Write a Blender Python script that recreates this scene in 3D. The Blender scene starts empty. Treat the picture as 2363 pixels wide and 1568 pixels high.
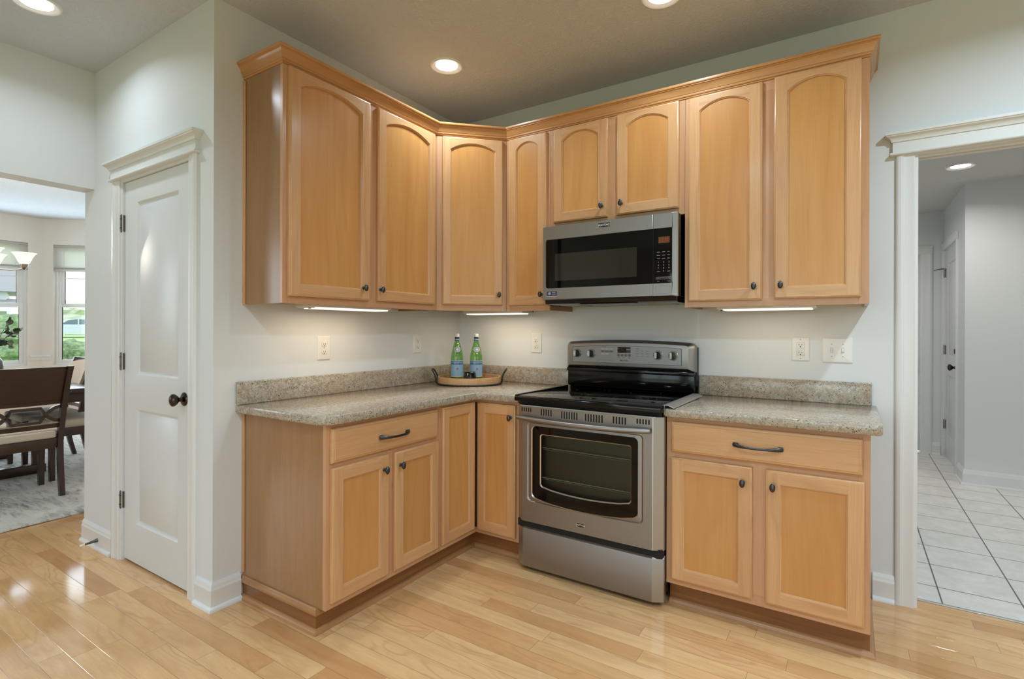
import bpy, bmesh, math, random
from mathutils import Matrix, Vector
random.seed(11)
SC = bpy.context.scene
COL = SC.collection
PI = math.pi

# ------------------------------------------------------------------ camera, world, exposure
W_PX, H_PX = 2363.0, 1568.0
F_PX, V0 = 1212.78, 762.43
CAM = Vector((2.4188, -3.0305, 1.268))
yaw, roll = math.radians(32.9493), -0.0032
fw = Vector((-math.sin(yaw), math.cos(yaw), 0)); rt = Vector((math.cos(yaw), math.sin(yaw), 0)); up = Vector((0, 0, 1))
r2 = rt * math.cos(roll) - up * math.sin(roll); u2 = rt * math.sin(roll) + up * math.cos(roll)
cd = bpy.data.cameras.new('camera'); cam = bpy.data.objects.new('camera', cd); COL.objects.link(cam)
cd.sensor_width = 36.0; cd.sensor_fit = 'HORIZONTAL'; cd.lens = F_PX / W_PX * 36.0
cd.shift_y = -(H_PX / 2 - V0) / W_PX
cd.clip_start = 0.05; cd.clip_end = 400
mw = Matrix.Identity(4)
for i in range(3):
    mw[i][0] = r2[i]; mw[i][1] = u2[i]; mw[i][2] = -fw[i]; mw[i][3] = CAM[i]
cam.matrix_world = mw
SC.camera = cam
SC.view_settings.view_transform = 'Standard'
SC.view_settings.look = 'None'
SC.view_settings.gamma = 1.0
SC.view_settings.use_curve_mapping = False
SC.view_settings.exposure = -0.10
try:
    SC.cycles.use_denoising = True
    SC.cycles.max_bounces = 12; SC.cycles.diffuse_bounces = 6; SC.cycles.glossy_bounces = 5
    SC.cycles.transparent_max_bounces = 16; SC.cycles.sample_clamp_indirect = 6.0
    SC.cycles.caustics_reflective = False; SC.cycles.caustics_refractive = False
except Exception:
    pass
wd = bpy.data.worlds.new('sky'); SC.world = wd; wd.use_nodes = True
bgn = wd.node_tree.nodes['Background']
bgn.inputs[0].default_value = (0.82, 0.92, 1.0, 1); bgn.inputs[1].default_value = 3.0

def area(name, loc, rot, sx, sy, power, col=(1, 1, 1), shape='RECTANGLE', spread=PI):
    l = bpy.data.lights.new(name, 'AREA'); l.shape = shape; l.size = sx
    if shape in ('RECTANGLE', 'ELLIPSE'): l.size_y = sy
    l.energy = power; l.color = col; l.spread = spread
    o = bpy.data.objects.new(name, l); COL.objects.link(o); o.location = loc; o.rotation_euler = rot
    return o

# daylight at the windows of the big room behind the camera and of the dining bay
DAY = (0.68, 0.84, 1.0)
area('daylight_back_window', (0.7, -7.45, 1.35), (PI / 2, 0, 0), 2.2, 2.0, 8, DAY)
area('daylight_patio_door', (3.6, -7.45, 1.15), (PI / 2, 0, 0), 2.4, 2.1, 14, DAY)
area('daylight_bay_window', (-6.7, -1.15, 1.6), (PI / 2, 0, -PI / 2), 0.95, 1.6, 26, DAY)
area('daylight_bay_side', (-6.22, 0.02, 1.6), (PI / 2, 0, -PI * 3 / 4), 0.9, 1.6, 20, DAY)
area('daylight_dining_window', (-4.3, -4.75, 1.6), (PI / 2, 0, 0), 1.6, 1.6, 25, DAY)

# ------------------------------------------------------------------ colours and node materials
def S(r, g, b):
    def f(c):
        c /= 255.0
        return c / 12.92 if c <= 0.04045 else ((c + 0.055) / 1.055) ** 2.4
    return (f(r), f(g), f(b), 1.0)

def newmat(name):
    m = bpy.data.materials.new(name); m.use_nodes = True
    nt = m.node_tree; nt.nodes.clear()
    out = nt.nodes.new('ShaderNodeOutputMaterial')
    return m, nt, out

class NT:
    def __init__(s, nt): s.nt = nt
    def n(s, t, **k):
        nd = s.nt.nodes.new('ShaderNode' + t)
        for a, v in k.items(): setattr(nd, a, v)
        return nd
    def l(s, a, b): s.nt.links.new(a, b)
    def val(s, sock, v):
        if hasattr(v, 'is_output'): s.l(v, sock)
        else: sock.default_value = v
    def math(s, op, a, b=0.0, c=0.0):
        nd = s.n('Math', operation=op)
        s.val(nd.inputs[0], a); s.val(nd.inputs[1], b); s.val(nd.inputs[2], c)
        return nd.outputs[0]
    def mix(s, f, a, b):
        nd = s.n('Mix', data_type='RGBA'); s.val(nd.inputs[0], f); s.val(nd.inputs[6], a); s.val(nd.inputs[7], b)
        return nd.outputs[2]
    def comb(s, x, y, z=0.0):
        nd = s.n('CombineXYZ'); s.val(nd.inputs[0], x); s.val(nd.inputs[1], y); s.val(nd.inputs[2], z)
        return nd.outputs[0]
    def noise(s, vec, scale=1.0, detail=3.0, rough=0.5, dist=0.0, out=0):
        nd = s.n('TexNoise'); s.val(nd.inputs['Vector'], vec); nd.inputs['Scale'].default_value = scale
        nd.inputs['Detail'].default_value = detail; nd.inputs['Roughness'].default_value = rough
        nd.inputs['Distortion'].default_value = dist
        return nd.outputs[out]
    def ramp(s, f, stops):
        nd = s.n('ValToRGB'); s.val(nd.inputs[0], f); cr = nd.color_ramp
        while len(cr.elements) < len(stops): cr.elements.new(0.5)
        for e, (p, c) in zip(cr.elements, stops):
            e.position = p; e.color = c if not isinstance(c, (int, float)) else (c, c, c, 1)
        return nd.outputs[0]
    def bsdf(s, out, **k):
        b = s.n('BsdfPrincipled')
        for a, v in k.items(): s.val(b.inputs[a.replace('_', ' ')], v)
        s.l(b.outputs[0], out.inputs[0])
        return b
    def bump(s, h, strength=0.2, dist=0.002):
        nd = s.n('Bump'); nd.inputs['Strength'].default_value = strength; nd.inputs['Distance'].default_value = dist
        s.l(h, nd.inputs['Height']); return nd.outputs[0]

def plain(name, col, rough=0.5, metal=0.0, spec=0.5, coat=0.0, **k):
    m, nt, out = newmat(name); t = NT(nt)
    b = t.bsdf(out, Base_Color=col, Roughness=rough, Metallic=metal)
    b.inputs['Specular IOR Level'].default_value = spec
    b.inputs['Coat Weight'].default_value = coat; b.inputs['Coat Roughness'].default_value = 0.05
    return m

def paint(name, col, rough=0.6, bscale=220.0, bstr=0.05):
    m, nt, out = newmat(name); t = NT(nt)
    tc = t.n('TexCoord').outputs['Object']
    h = t.noise(tc, bscale, 2)
    v = t.noise(tc, 1.3, 2)
    c = t.mix(t.math('MULTIPLY', v, 0.06), col, (col[0] * .8, col[1] * .8, col[2] * .78, 1))
    b = t.bsdf(out, Base_Color=c, Roughness=rough)
    t.l(t.bump(h, bstr, 0.001), b.inputs['Normal'])
    return m

def wood(name, c1, c2, c3, rough=0.33, streak=0.35, tint=0.16, coat=0.25, ring=0.35, fine=70.0):
    """uv.x runs along the grain, in metres"""
    m, nt, out = newmat(name); t = NT(nt)
    uv = t.n('UVMap').outputs[0]
    sp = t.n('SeparateXYZ'); t.l(uv, sp.inputs[0]); u, v = sp.outputs[0], sp.outputs[1]
    w = t.noise(t.comb(t.math('MULTIPLY', u, 1.1), t.math('MULTIPLY', v, 3.5)), 1.0, 2)
    broad = t.noise(t.comb(t.math('MULTIPLY', u, 1.3), t.math('MULTIPLY', v, 14.0)), 1.0, 4, 0.55, 0.6)
    finen = t.noise(t.comb(t.math('MULTIPLY', u, 5.0), t.math('MULTIPLY', v, fine * 4)), 1.0, 4, 0.6)
    ringv = t.math('SINE', t.math('ADD', t.math('MULTIPLY', v, 95.0), t.math('MULTIPLY', w, 30.0)))
    ringm = t.math('POWER', t.math('MULTIPLY_ADD', ringv, 0.5, 0.5), 4.0)
    piece = t.noise(uv, 0.19, 0)
    fleck = t.ramp(t.noise(t.comb(t.math('MULTIPLY', u, 16.0), t.math('MULTIPLY', v, 130.0)), 1.0, 2), [(0.70, 0.0), (0.80, 1.0)])
    col = t.mix(t.ramp(broad, [(0.32, 0.0), (0.68, 1.0)]), c1, c2)
    col = t.mix(t.math('MULTIPLY', t.math('MULTIPLY', ringm, t.ramp(w, [(0.42, 0.0), (0.62, 1.0)])), ring), col, c3)
    col = t.mix(t.math('MULTIPLY', t.ramp(finen, [(0.40, 0.0), (0.72, 1.0)]), streak), col, c3)
    col = t.mix(t.math('MULTIPLY', fleck, 0.22), col, c3)
    pn = t.ramp(piece, [(0.35, 0.0), (0.65, 1.0)])
    col = t.mix(t.math('MULTIPLY', pn, tint), col, (c3[0] * 0.95, c3[1] * 0.86, c3[2] * 0.8, 1))
    b = t.bsdf(out, Base_Color=col, Roughness=rough)
    b.inputs['Coat Weight'].default_value = coat; b.inputs['Coat Roughness'].default_value = 0.18
    t.l(t.bump(finen, 0.06, 0.0006), b.inputs['Normal'])
    return m

def planks(name):
    m, nt, out = newmat(name); t = NT(nt)
    tc = t.n('TexCoord').outputs['Object']
    sp = t.n('SeparateXYZ'); t.l(tc, sp.inputs[0]); X, Y = sp.outputs[0], sp.outputs[1]
    PW = 0.0838
    yy = t.math('DIVIDE', t.math('ADD', Y, 1.584 + PW * 200), PW)
    row = t.math('FLOOR', yy); fy = t.math('FRACT', yy)
    wn = t.n('TexWhiteNoise', noise_dimensions='1D'); t.l(row, wn.inputs['W']); r0 = wn.outputs[0]
    ln = t.math('MULTIPLY_ADD', r0, 0.55, 0.55)
    wn2 = t.n('TexWhiteNoise', noise_dimensions='1D'); t.l(t.math('ADD', row, 0.37), wn2.inputs['W'])
    xx = t.math('DIVIDE', t.math('ADD', t.math('ADD', X, 60.0), t.math('MULTIPLY', wn2.outputs[0], 3.0)), ln)
    colx = t.math('FLOOR', xx); fx = t.math('FRACT', xx)
    wn3 = t.n('TexWhiteNoise', noise_dimensions='2D'); t.l(t.comb(row, colx), wn3.inputs['Vector']); rnd = wn3.outputs[0]
    sc3 = t.n('SeparateColor'); t.l(wn3.outputs[1], sc3.inputs[0])
    gx = t.math('MULTIPLY', t.math('MINIMUM', fx, t.math('SUBTRACT', 1.0, fx)), ln)
    gy = t.math('MULTIPLY', t.math('MINIMUM', fy, t.math('SUBTRACT', 1.0, fy)), PW)
    gap = t.math('MINIMUM', gx, gy)
    gm = t.ramp(t.math('MULTIPLY', gap, 500.0), [(0.10, 1.0), (0.55, 0.0)])
    # grain
    ox = t.math('MULTIPLY', rnd, 37.0); oy = t.math('MULTIPLY', sc3.outputs[1], 23.0)
    u = t.math('ADD', X, ox); v = t.math('ADD', Y, oy)
    w = t.noise(t.comb(t.math('MULTIPLY', u, 2.2), t.math('MULTIPLY', v, 7.0)), 1.0, 2)
    ringv = t.math('SINE', t.math('ADD', t.math('MULTIPLY', v, 140.0), t.math('MULTIPLY', w, 55.0)))
    ringm = t.math('POWER', t.math('MULTIPLY_ADD', ringv, 0.5, 0.5), 3.0)
    broad = t.noise(t.comb(t.math('MULTIPLY', u, 2.5), t.math('MULTIPLY', v, 14.0)), 1.0, 4, 0.6, 0.8)
    finen = t.noise(t.comb(t.math('MULTIPLY', u, 8.0), t.math('MULTIPLY', v, 260.0)), 1.0, 3)
    kn = t.ramp(t.noise(t.comb(t.math('MULTIPLY', u, 7.0), t.math('MULTIPLY', v, 18.0)), 1.0, 2), [(0.69, 0.0), (0.80, 1.0)])
    c = t.ramp(rnd, [(0.0, S(214, 170, 118)), (0.35, S(222, 180, 128)), (0.7, S(227, 187, 137)), (0.9, S(212, 166, 114)), (1.0, S(192, 142, 94))])
    dark = S(166, 112, 66)
    c = t.mix(t.math('MULTIPLY', t.ramp(broad, [(0.40, 0.0), (0.75, 1.0)]), 0.38), c, dark)
    c = t.mix(t.math('MULTIPLY', t.math('MULTIPLY', ringm, t.ramp(w, [(0.45, 0.0), (0.65, 1.0)])), 0.30), c, dark)
    c = t.mix(t.math('MULTIPLY', t.ramp(finen, [(0.45, 0.0), (0.75, 1.0)]), 0.14), c, dark)
    c = t.mix(t.math('MULTIPLY', kn, 0.35), c, S(120, 76, 44))
    c = t.mix(t.math('MULTIPLY', gm, 0.72), c, S(84, 54, 30))
    rr = t.math('MULTIPLY_ADD', t.noise(tc, 9.0, 3), 0.06, 0.065)
    b = t.bsdf(out, Base_Color=c, Roughness=rr)
    b.inputs['Specular IOR Level'].default_value = 0.5
    h = t.math('ADD', t.math('MULTIPLY', gm, -1.0), t.math('MULTIPLY', t.noise(t.comb(t.math('MULTIPLY', X, 2.0), t.math('MULTIPLY', Y, 9.0)), 1.0, 2), 0.5))
    t.l(t.bump(h, 0.18, 0.0022), b.inputs['Normal'])
    return m

def tilemat(name):
    m, nt, out = newmat(name); t = NT(nt)
    tc = t.n('TexCoord').outputs['Object']
    sp = t.n('SeparateXYZ'); t.l(tc, sp.inputs[0])
    P = 0.3095
    fx = t.math('FRACT', t.math('DIVIDE', t.math('ADD', sp.outputs[0], -2.7735 + P * 60), P))
    fy = t.math('FRACT', t.math('DIVIDE', t.math('ADD', sp.outputs[1], -0.305 + P * 60), P))
    gx = t.math('MULTIPLY', t.math('MINIMUM', fx, t.math('SUBTRACT', 1.0, fx)), P)
    gy = t.math('MULTIPLY', t.math('MINIMUM', fy, t.math('SUBTRACT', 1.0, fy)), P)
    gm = t.ramp(t.math('MULTIPLY', t.math('MINIMUM', gx, gy), 100.0), [(0.24, 1.0), (0.40, 0.0)])
    n = t.noise(tc, 9.0, 6, 0.6, 0.8)
    c = t.mix(t.ramp(n, [(0.35, 0.0), (0.70, 1.0)]), S(228, 227, 222), S(210, 208, 202))
    c = t.mix(gm, c, S(96, 92, 86))
    b = t.bsdf(out, Base_Color=c, Roughness=0.35)
    t.l(t.bump(t.math('MULTIPLY', gm, -1.0), 0.4, 0.002), b.inputs['Normal'])
    return m

def granite(name):
    m, nt, out = newmat(name); t = NT(nt)
    tc = t.n('TexCoord').outputs['Object']
    big = t.noise(tc, 5.0, 4, 0.55, 1.2)
    mid = t.noise(tc, 55.0, 4, 0.65)
    fin = t.noise(tc, 190.0, 3, 0.6)
    c = t.mix(t.ramp(mid, [(0.32, 0.0), (0.66, 1.0)]), S(194, 185, 168), S(148, 136, 118))
    c = t.mix(t.math('MULTIPLY', t.ramp(big, [(0.45, 0.0), (0.72, 1.0)]), 0.45), c, S(168, 140, 116))
    c = t.mix(t.math('MULTIPLY', t.ramp(t.noise(tc, 7.0, 3, 0.5, 1.0), [(0.50, 0.0), (0.74, 1.0)]), 0.45), c, S(164, 160, 150))
    c = t.mix(t.math('MULTIPLY', t.ramp(fin, [(0.50, 0.0), (0.66, 1.0)]), 0.60), c, S(112, 98, 84))
    c = t.mix(t.math('MULTIPLY', t.ramp(t.noise(tc, 150.0, 2), [(0.56, 0.0), (0.70, 1.0)]), 0.45), c, S(220, 210, 192))
    vo = t.n('TexVoronoi'); t.l(tc, vo.inputs['Vector']); vo.inputs['Scale'].default_value = 110.0
    spk = t.ramp(vo.outputs['Distance'], [(0.20, 1.0), (0.30, 0.0)])
    msk = t.ramp(t.noise(tc, 26.0, 2), [(0.50, 0.0), (0.55, 1.0)])
    c = t.mix(t.math('MULTIPLY', t.math('MULTIPLY', spk, msk), 0.92), c, S(46, 38, 36))
    b = t.bsdf(out, Base_Color=c, Roughness=0.13)
    return m

def steel(name, col=(0.32, 0.305, 0.29, 1), rough=0.40, axis=0):
    m, nt, out = newmat(name); t = NT(nt)
    tc = t.n('TexCoord').outputs['Object']
    mp = t.n('Mapping'); t.l(tc, mp.inputs[0])
    mp.inputs['Scale'].default_value = (2.0, 500.0, 900.0) if axis == 0 else (900.0, 500.0, 2.0)
    n = t.noise(mp.outputs[0], 1.0, 3)
    rr = t.math('MULTIPLY_ADD', n, 0.14, rough - 0.07)
    b = t.bsdf(out, Base_Color=col, Roughness=rr, Metallic=1.0)
    b.inputs['Anisotropic'].default_value = 0.0
    t.l(t.bump(n, 0.04, 0.0004), b.inputs['Normal'])
    return m

def emit(name, col, strength):
    m, nt, out = newmat(name); t = NT(nt)
    e = t.n('Emission'); e.inputs[0].default_value = col; e.inputs[1].default_value = strength
    t.l(e.outputs[0], out.inputs[0]); return m

def tinted(name, tint, gloss=0.10, rough=0.02, ior=1.5):
    """see-through glass: tinted transparency under a fresnel reflection"""
    m, nt, out = newmat(name); t = NT(nt)
    tr = t.n('BsdfTransparent'); tr.inputs[0].default_value = tint
    gl = t.n('BsdfGlossy'); gl.inputs['Roughness'].default_value = rough
    lw = t.n('LayerWeight'); lw.inputs[0].default_value = 0.5
    mx = t.n('MixShader'); t.l(t.math('MULTIPLY_ADD', t.math('POWER', lw.outputs['Facing'], 4.0), (ior - 1.0) * 0.8, gloss), mx.inputs[0])
    t.l(tr.outputs[0], mx.inputs[1]); t.l(gl.outputs[0], mx.inputs[2]); t.l(mx.outputs[0], out.inputs[0])
    return m

def fabric(name, c1, c2, scale=420.0):
    m, nt, out = newmat(name); t = NT(nt)
    tc = t.n('TexCoord').outputs['Object']
    n = t.noise(tc, scale, 2)
    c = t.mix(n, c1, c2)
    b = t.bsdf(out, Base_Color=c, Roughness=0.9)
    t.l(t.bump(n, 0.3, 0.001), b.inputs['Normal']); return m

def blindmat(name, col):
    m, nt, out = newmat(name); t = NT(nt)
    d = t.n('BsdfDiffuse'); d.inputs[0].default_value = col
    tl = t.n('BsdfTranslucent'); tl.inputs[0].default_value = (col[0] * .9, col[1] * .9, col[2] * .9, 1)
    mx = t.n('MixShader'); mx.inputs[0].default_value = .6
    t.l(d.outputs[0], mx.inputs[1]); t.l(tl.outputs[0], mx.inputs[2]); t.l(mx.outputs[0], out.inputs[0]); return m

def rugmat(name):
    m, nt, out = newmat(name); t = NT(nt)
    tc = t.n('TexCoord').outputs['Object']
    sp = t.n('SeparateXYZ'); t.l(tc, sp.inputs[0])
    a = t.noise(t.comb(t.math('MULTIPLY', sp.outputs[0], 5.0), t.math('MULTIPLY', sp.outputs[1], 22.0)), 1.0, 6, 0.7, 0.6)
    b2 = t.noise(tc, 3.0, 3)
    f = t.math('MULTIPLY', t.ramp(a, [(0.46, 0.0), (0.66, 1.0)]), t.ramp(b2, [(0.36, 0.25), (0.62, 1.0)]))
    c = t.mix(f, S(206, 204, 196), S(104, 106, 110))
    n = t.noise(tc, 260.0, 2)
    b = t.bsdf(out, Base_Color=c, Roughness=0.95)
    t.l(t.bump(n, 0.4, 0.003), b.inputs['Normal']); return m

def grassmat(name, c1, c2, scale=6.0, fine=90.0):
    m, nt, out = newmat(name); t = NT(nt)
    tc = t.n('TexCoord').outputs['Object']
    c = t.mix(t.ramp(t.noise(tc, scale, 4), [(0.35, 0.0), (0.65, 1.0)]), c1, c2)
    c = t.mix(t.math('MULTIPLY', t.noise(tc, fine, 2), 0.5), c, (c1[0] * .5, c1[1] * .5, c1[2] * .5, 1))
    t.bsdf(out, Base_Color=c, Roughness=0.9); return m

def ceilmat(name, col):
    m, nt, out = newmat(name); t = NT(nt)
    tc = t.n('TexCoord').outputs['Object']
    h = t.ramp(t.noise(tc, 30.0, 5, 0.6, 2.2), [(0.40, 0.0), (0.62, 1.0)])
    b = t.bsdf(out, Base_Color=col, Roughness=0.75)
    t.l(t.bump(h, 0.55, 0.005), b.inputs['Normal']); return m

M_WALL = paint('wall_paint', S(217, 220, 221))
M_WALLD = paint('dining_wall_paint', S(216, 212, 204))
M_TRIM = plain('white_trim_paint', S(221, 222, 221), 0.28)
M_DOORP = plain('white_door_paint', S(215, 217, 218), 0.30)
M_CEIL = ceilmat('textured_ceiling_paint', S(207, 212, 218))
M_CEILH = ceilmat('hall_ceiling_paint', S(212, 212, 208))
M_FLOOR = planks('maple_planks')
M_TILE = tilemat('pale_floor_tile')
M_FRAME = wood('maple_frame', S(214, 169, 122), S(203, 156, 109), S(172, 124, 80), tint=0.20)
M_RAIL = wood('maple_face_frame', S(206, 162, 122), S(196, 150, 110), S(166, 118, 84), tint=0.20)
M_PANEL = wood('maple_panel', S(208, 156, 94), S(198, 142, 80), S(174, 116, 60), tint=0.22, ring=0.2, streak=0.25)
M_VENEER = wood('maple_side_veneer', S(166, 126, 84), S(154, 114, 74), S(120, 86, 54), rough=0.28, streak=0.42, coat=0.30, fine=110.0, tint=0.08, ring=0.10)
M_CROWN = wood('maple_crown', S(204, 154, 100), S(192, 140, 88), S(156, 104, 60), rough=0.25, coat=0.4)
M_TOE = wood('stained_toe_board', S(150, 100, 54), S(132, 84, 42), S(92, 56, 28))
M_SHOE = wood('toe_moulding', S(186, 138, 90), S(168, 122, 78), S(128, 92, 62))
M_BOX = wood('cabinet_box_ply', S(170, 128, 86), S(158, 116, 76), S(130, 92, 58))
M_GRAN = granite('granite')
M_STEEL = steel('brushed_steel')
M_STEELLIT = steel('brushed_steel_lit_side', (0.46, 0.455, 0.45, 1), axis=2)  # lighter steel for the sloped range sides, their bright reflection put into the colour
M_CHROME = plain('polished_steel', (0.62, 0.61, 0.60, 1), 0.16, 1.0)
M_KNOBBAR = plain('knob_pointer', S(214, 212, 208), 0.35, 0.0)
M_RACK = plain('rack_wire', (0.75, 0.74, 0.72, 1), 0.4, 0.0)
M_SATIN = steel('satin_panel', (0.30, 0.30, 0.30, 1), 0.42)
M_BLACK = plain('black_enamel', S(9, 9, 9), 0.10, spec=0.35)
M_BLKG = plain('black_glass', S(7, 7, 7), 0.03, spec=0.32)
M_DARK = plain('dark_slot', S(10, 10, 10), 0.7)
M_BRONZE = plain('dark_pewter', (0.085, 0.088, 0.092, 1), 0.30, 1.0)
M_KNOB = plain('oil_rubbed_bronze', (0.075, 0.058, 0.045, 1), 0.24, 1.0)
M_HINGE = plain('hinge_bronze', (0.14, 0.125, 0.105, 1), 0.38, 1.0)
M_PLATE = plain('white_plastic', S(226, 225, 221), 0.25)
M_SLOT = plain('outlet_slot', S(48, 46, 44), 0.6)
M_OUTL = plain('outlet_line', S(176, 172, 166), 0.5)
M_LIGHTW = plain('light_trim_white', S(232, 232, 230), 0.4)
M_LENS = emit('lamp_lens', (1.0, 0.985, 0.96, 1), 14.0)
M_UCL = emit('under_cabinet_diffuser', (1.0, 0.90, 0.74, 1), 1.5)
M_UCBOX = plain('under_cabinet_housing', S(214, 208, 198), 0.4)
M_TRAY = wood('tray_wood', S(206, 166, 122), S(196, 154, 110), S(164, 120, 78), coat=0.0, rough=0.55)
M_IRON = plain('black_iron', S(20, 19, 18), 0.45)
M_GREEN = tinted('green_bottle_glass', (0.56, 0.81, 0.42, 1), 0.06)
M_CLEAR = tinted('clear_glass', (0.93, 0.94, 0.93, 1), 0.08, ior=1.35)
M_LABEL = plain('blue_label', S(132, 170, 196), 0.35)
M_LABELW = plain('pale_label', S(206, 212, 214), 0.4)
M_LABELG = plain('badge_grey_blue', S(142, 152, 176), 0.4)
M_LABELB = plain('label_navy', S(34, 44, 78), 0.45)
M_LABELR = plain('label_red', S(196, 66, 58), 0.45)
M_CAPW = plain('bottle_cap_white', S(208, 206, 200), 0.4)
M_CANDLE = plain('black_candle_glass', S(9, 9, 9), 0.07)
M_AMBER = emit('amber_display', S(214, 100, 36), 0.55)
M_AMBERBG = plain('amber_display_glass', S(96, 50, 24), 0.2)
M_REDDK = plain('clock_display', S(26, 8, 8), 0.08)
M_MARK = plain('panel_print', S(58, 56, 54), 0.5)
M_MARKL = plain('panel_print_pale', S(168, 168, 166), 0.5)
M_BTN = plain('panel_button', S(104, 101, 98), 0.4)
M_DWOOD = wood('espresso_wood', S(66, 42, 28), S(54, 34, 22), S(32, 20, 14), rough=0.3, coat=0.2)
M_CREAM = fabric('cream_linen', S(214, 204, 188), S(176, 164, 146))
M_RUG = rugmat('grey_distressed_rug')
M_BLIND = blindmat('white_blind', S(236, 234, 230))
M_SHADE = emit('lit_frosted_glass', (1.0, 0.95, 0.88, 1), 1.15)
M_NICKEL = plain('brushed_nickel', (0.46, 0.43, 0.39, 1), 0.3, 1.0)
M_PANE = tinted('window_glass', (0.97, 0.985, 0.98, 1), 0.04)
M_VASE = plain('grey_ceramic', S(96, 94, 90), 0.35)
M_LEAF = plain('eucalyptus_leaf', S(84, 100, 80), 0.6)
M_TWIG = plain('twig', S(76, 60, 44), 0.8)
M_LAWN = grassmat('lawn', S(150, 186, 112), S(176, 204, 138), 0.8, 12.0)
M_BUSH = grassmat('bush_leaves', S(96, 120, 84), S(150, 170, 124), 9.0, 60.0)
M_BLOOM = grassmat('pale_shrub', S(214, 206, 196), S(176, 186, 148), 9.0, 50.0)
M_HOUSE = plain('house_siding', S(196, 198, 200), 0.7)
M_ROOF = plain('house_roof', S(140, 138, 140), 0.8)
M_HWIN = plain('house_window', S(90, 104, 116), 0.2)
M_CARP = plain('silver_car_paint', S(186, 192, 200), 0.25, 0.3)
M_TYRE = plain('tyre', S(34, 34, 36), 0.8)
M_ASPH = plain('road', S(150, 150, 150), 0.9)
M_OVENIN = plain('oven_enamel', S(58, 60, 54), 0.35)
M_OVGL = tinted('oven_glass', (0.40, 0.42, 0.37, 1), 0.012)
M_STRIPM = plain('anodised_strip', (0.50, 0.49, 0.47, 1), 0.42, 0.9)

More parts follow.
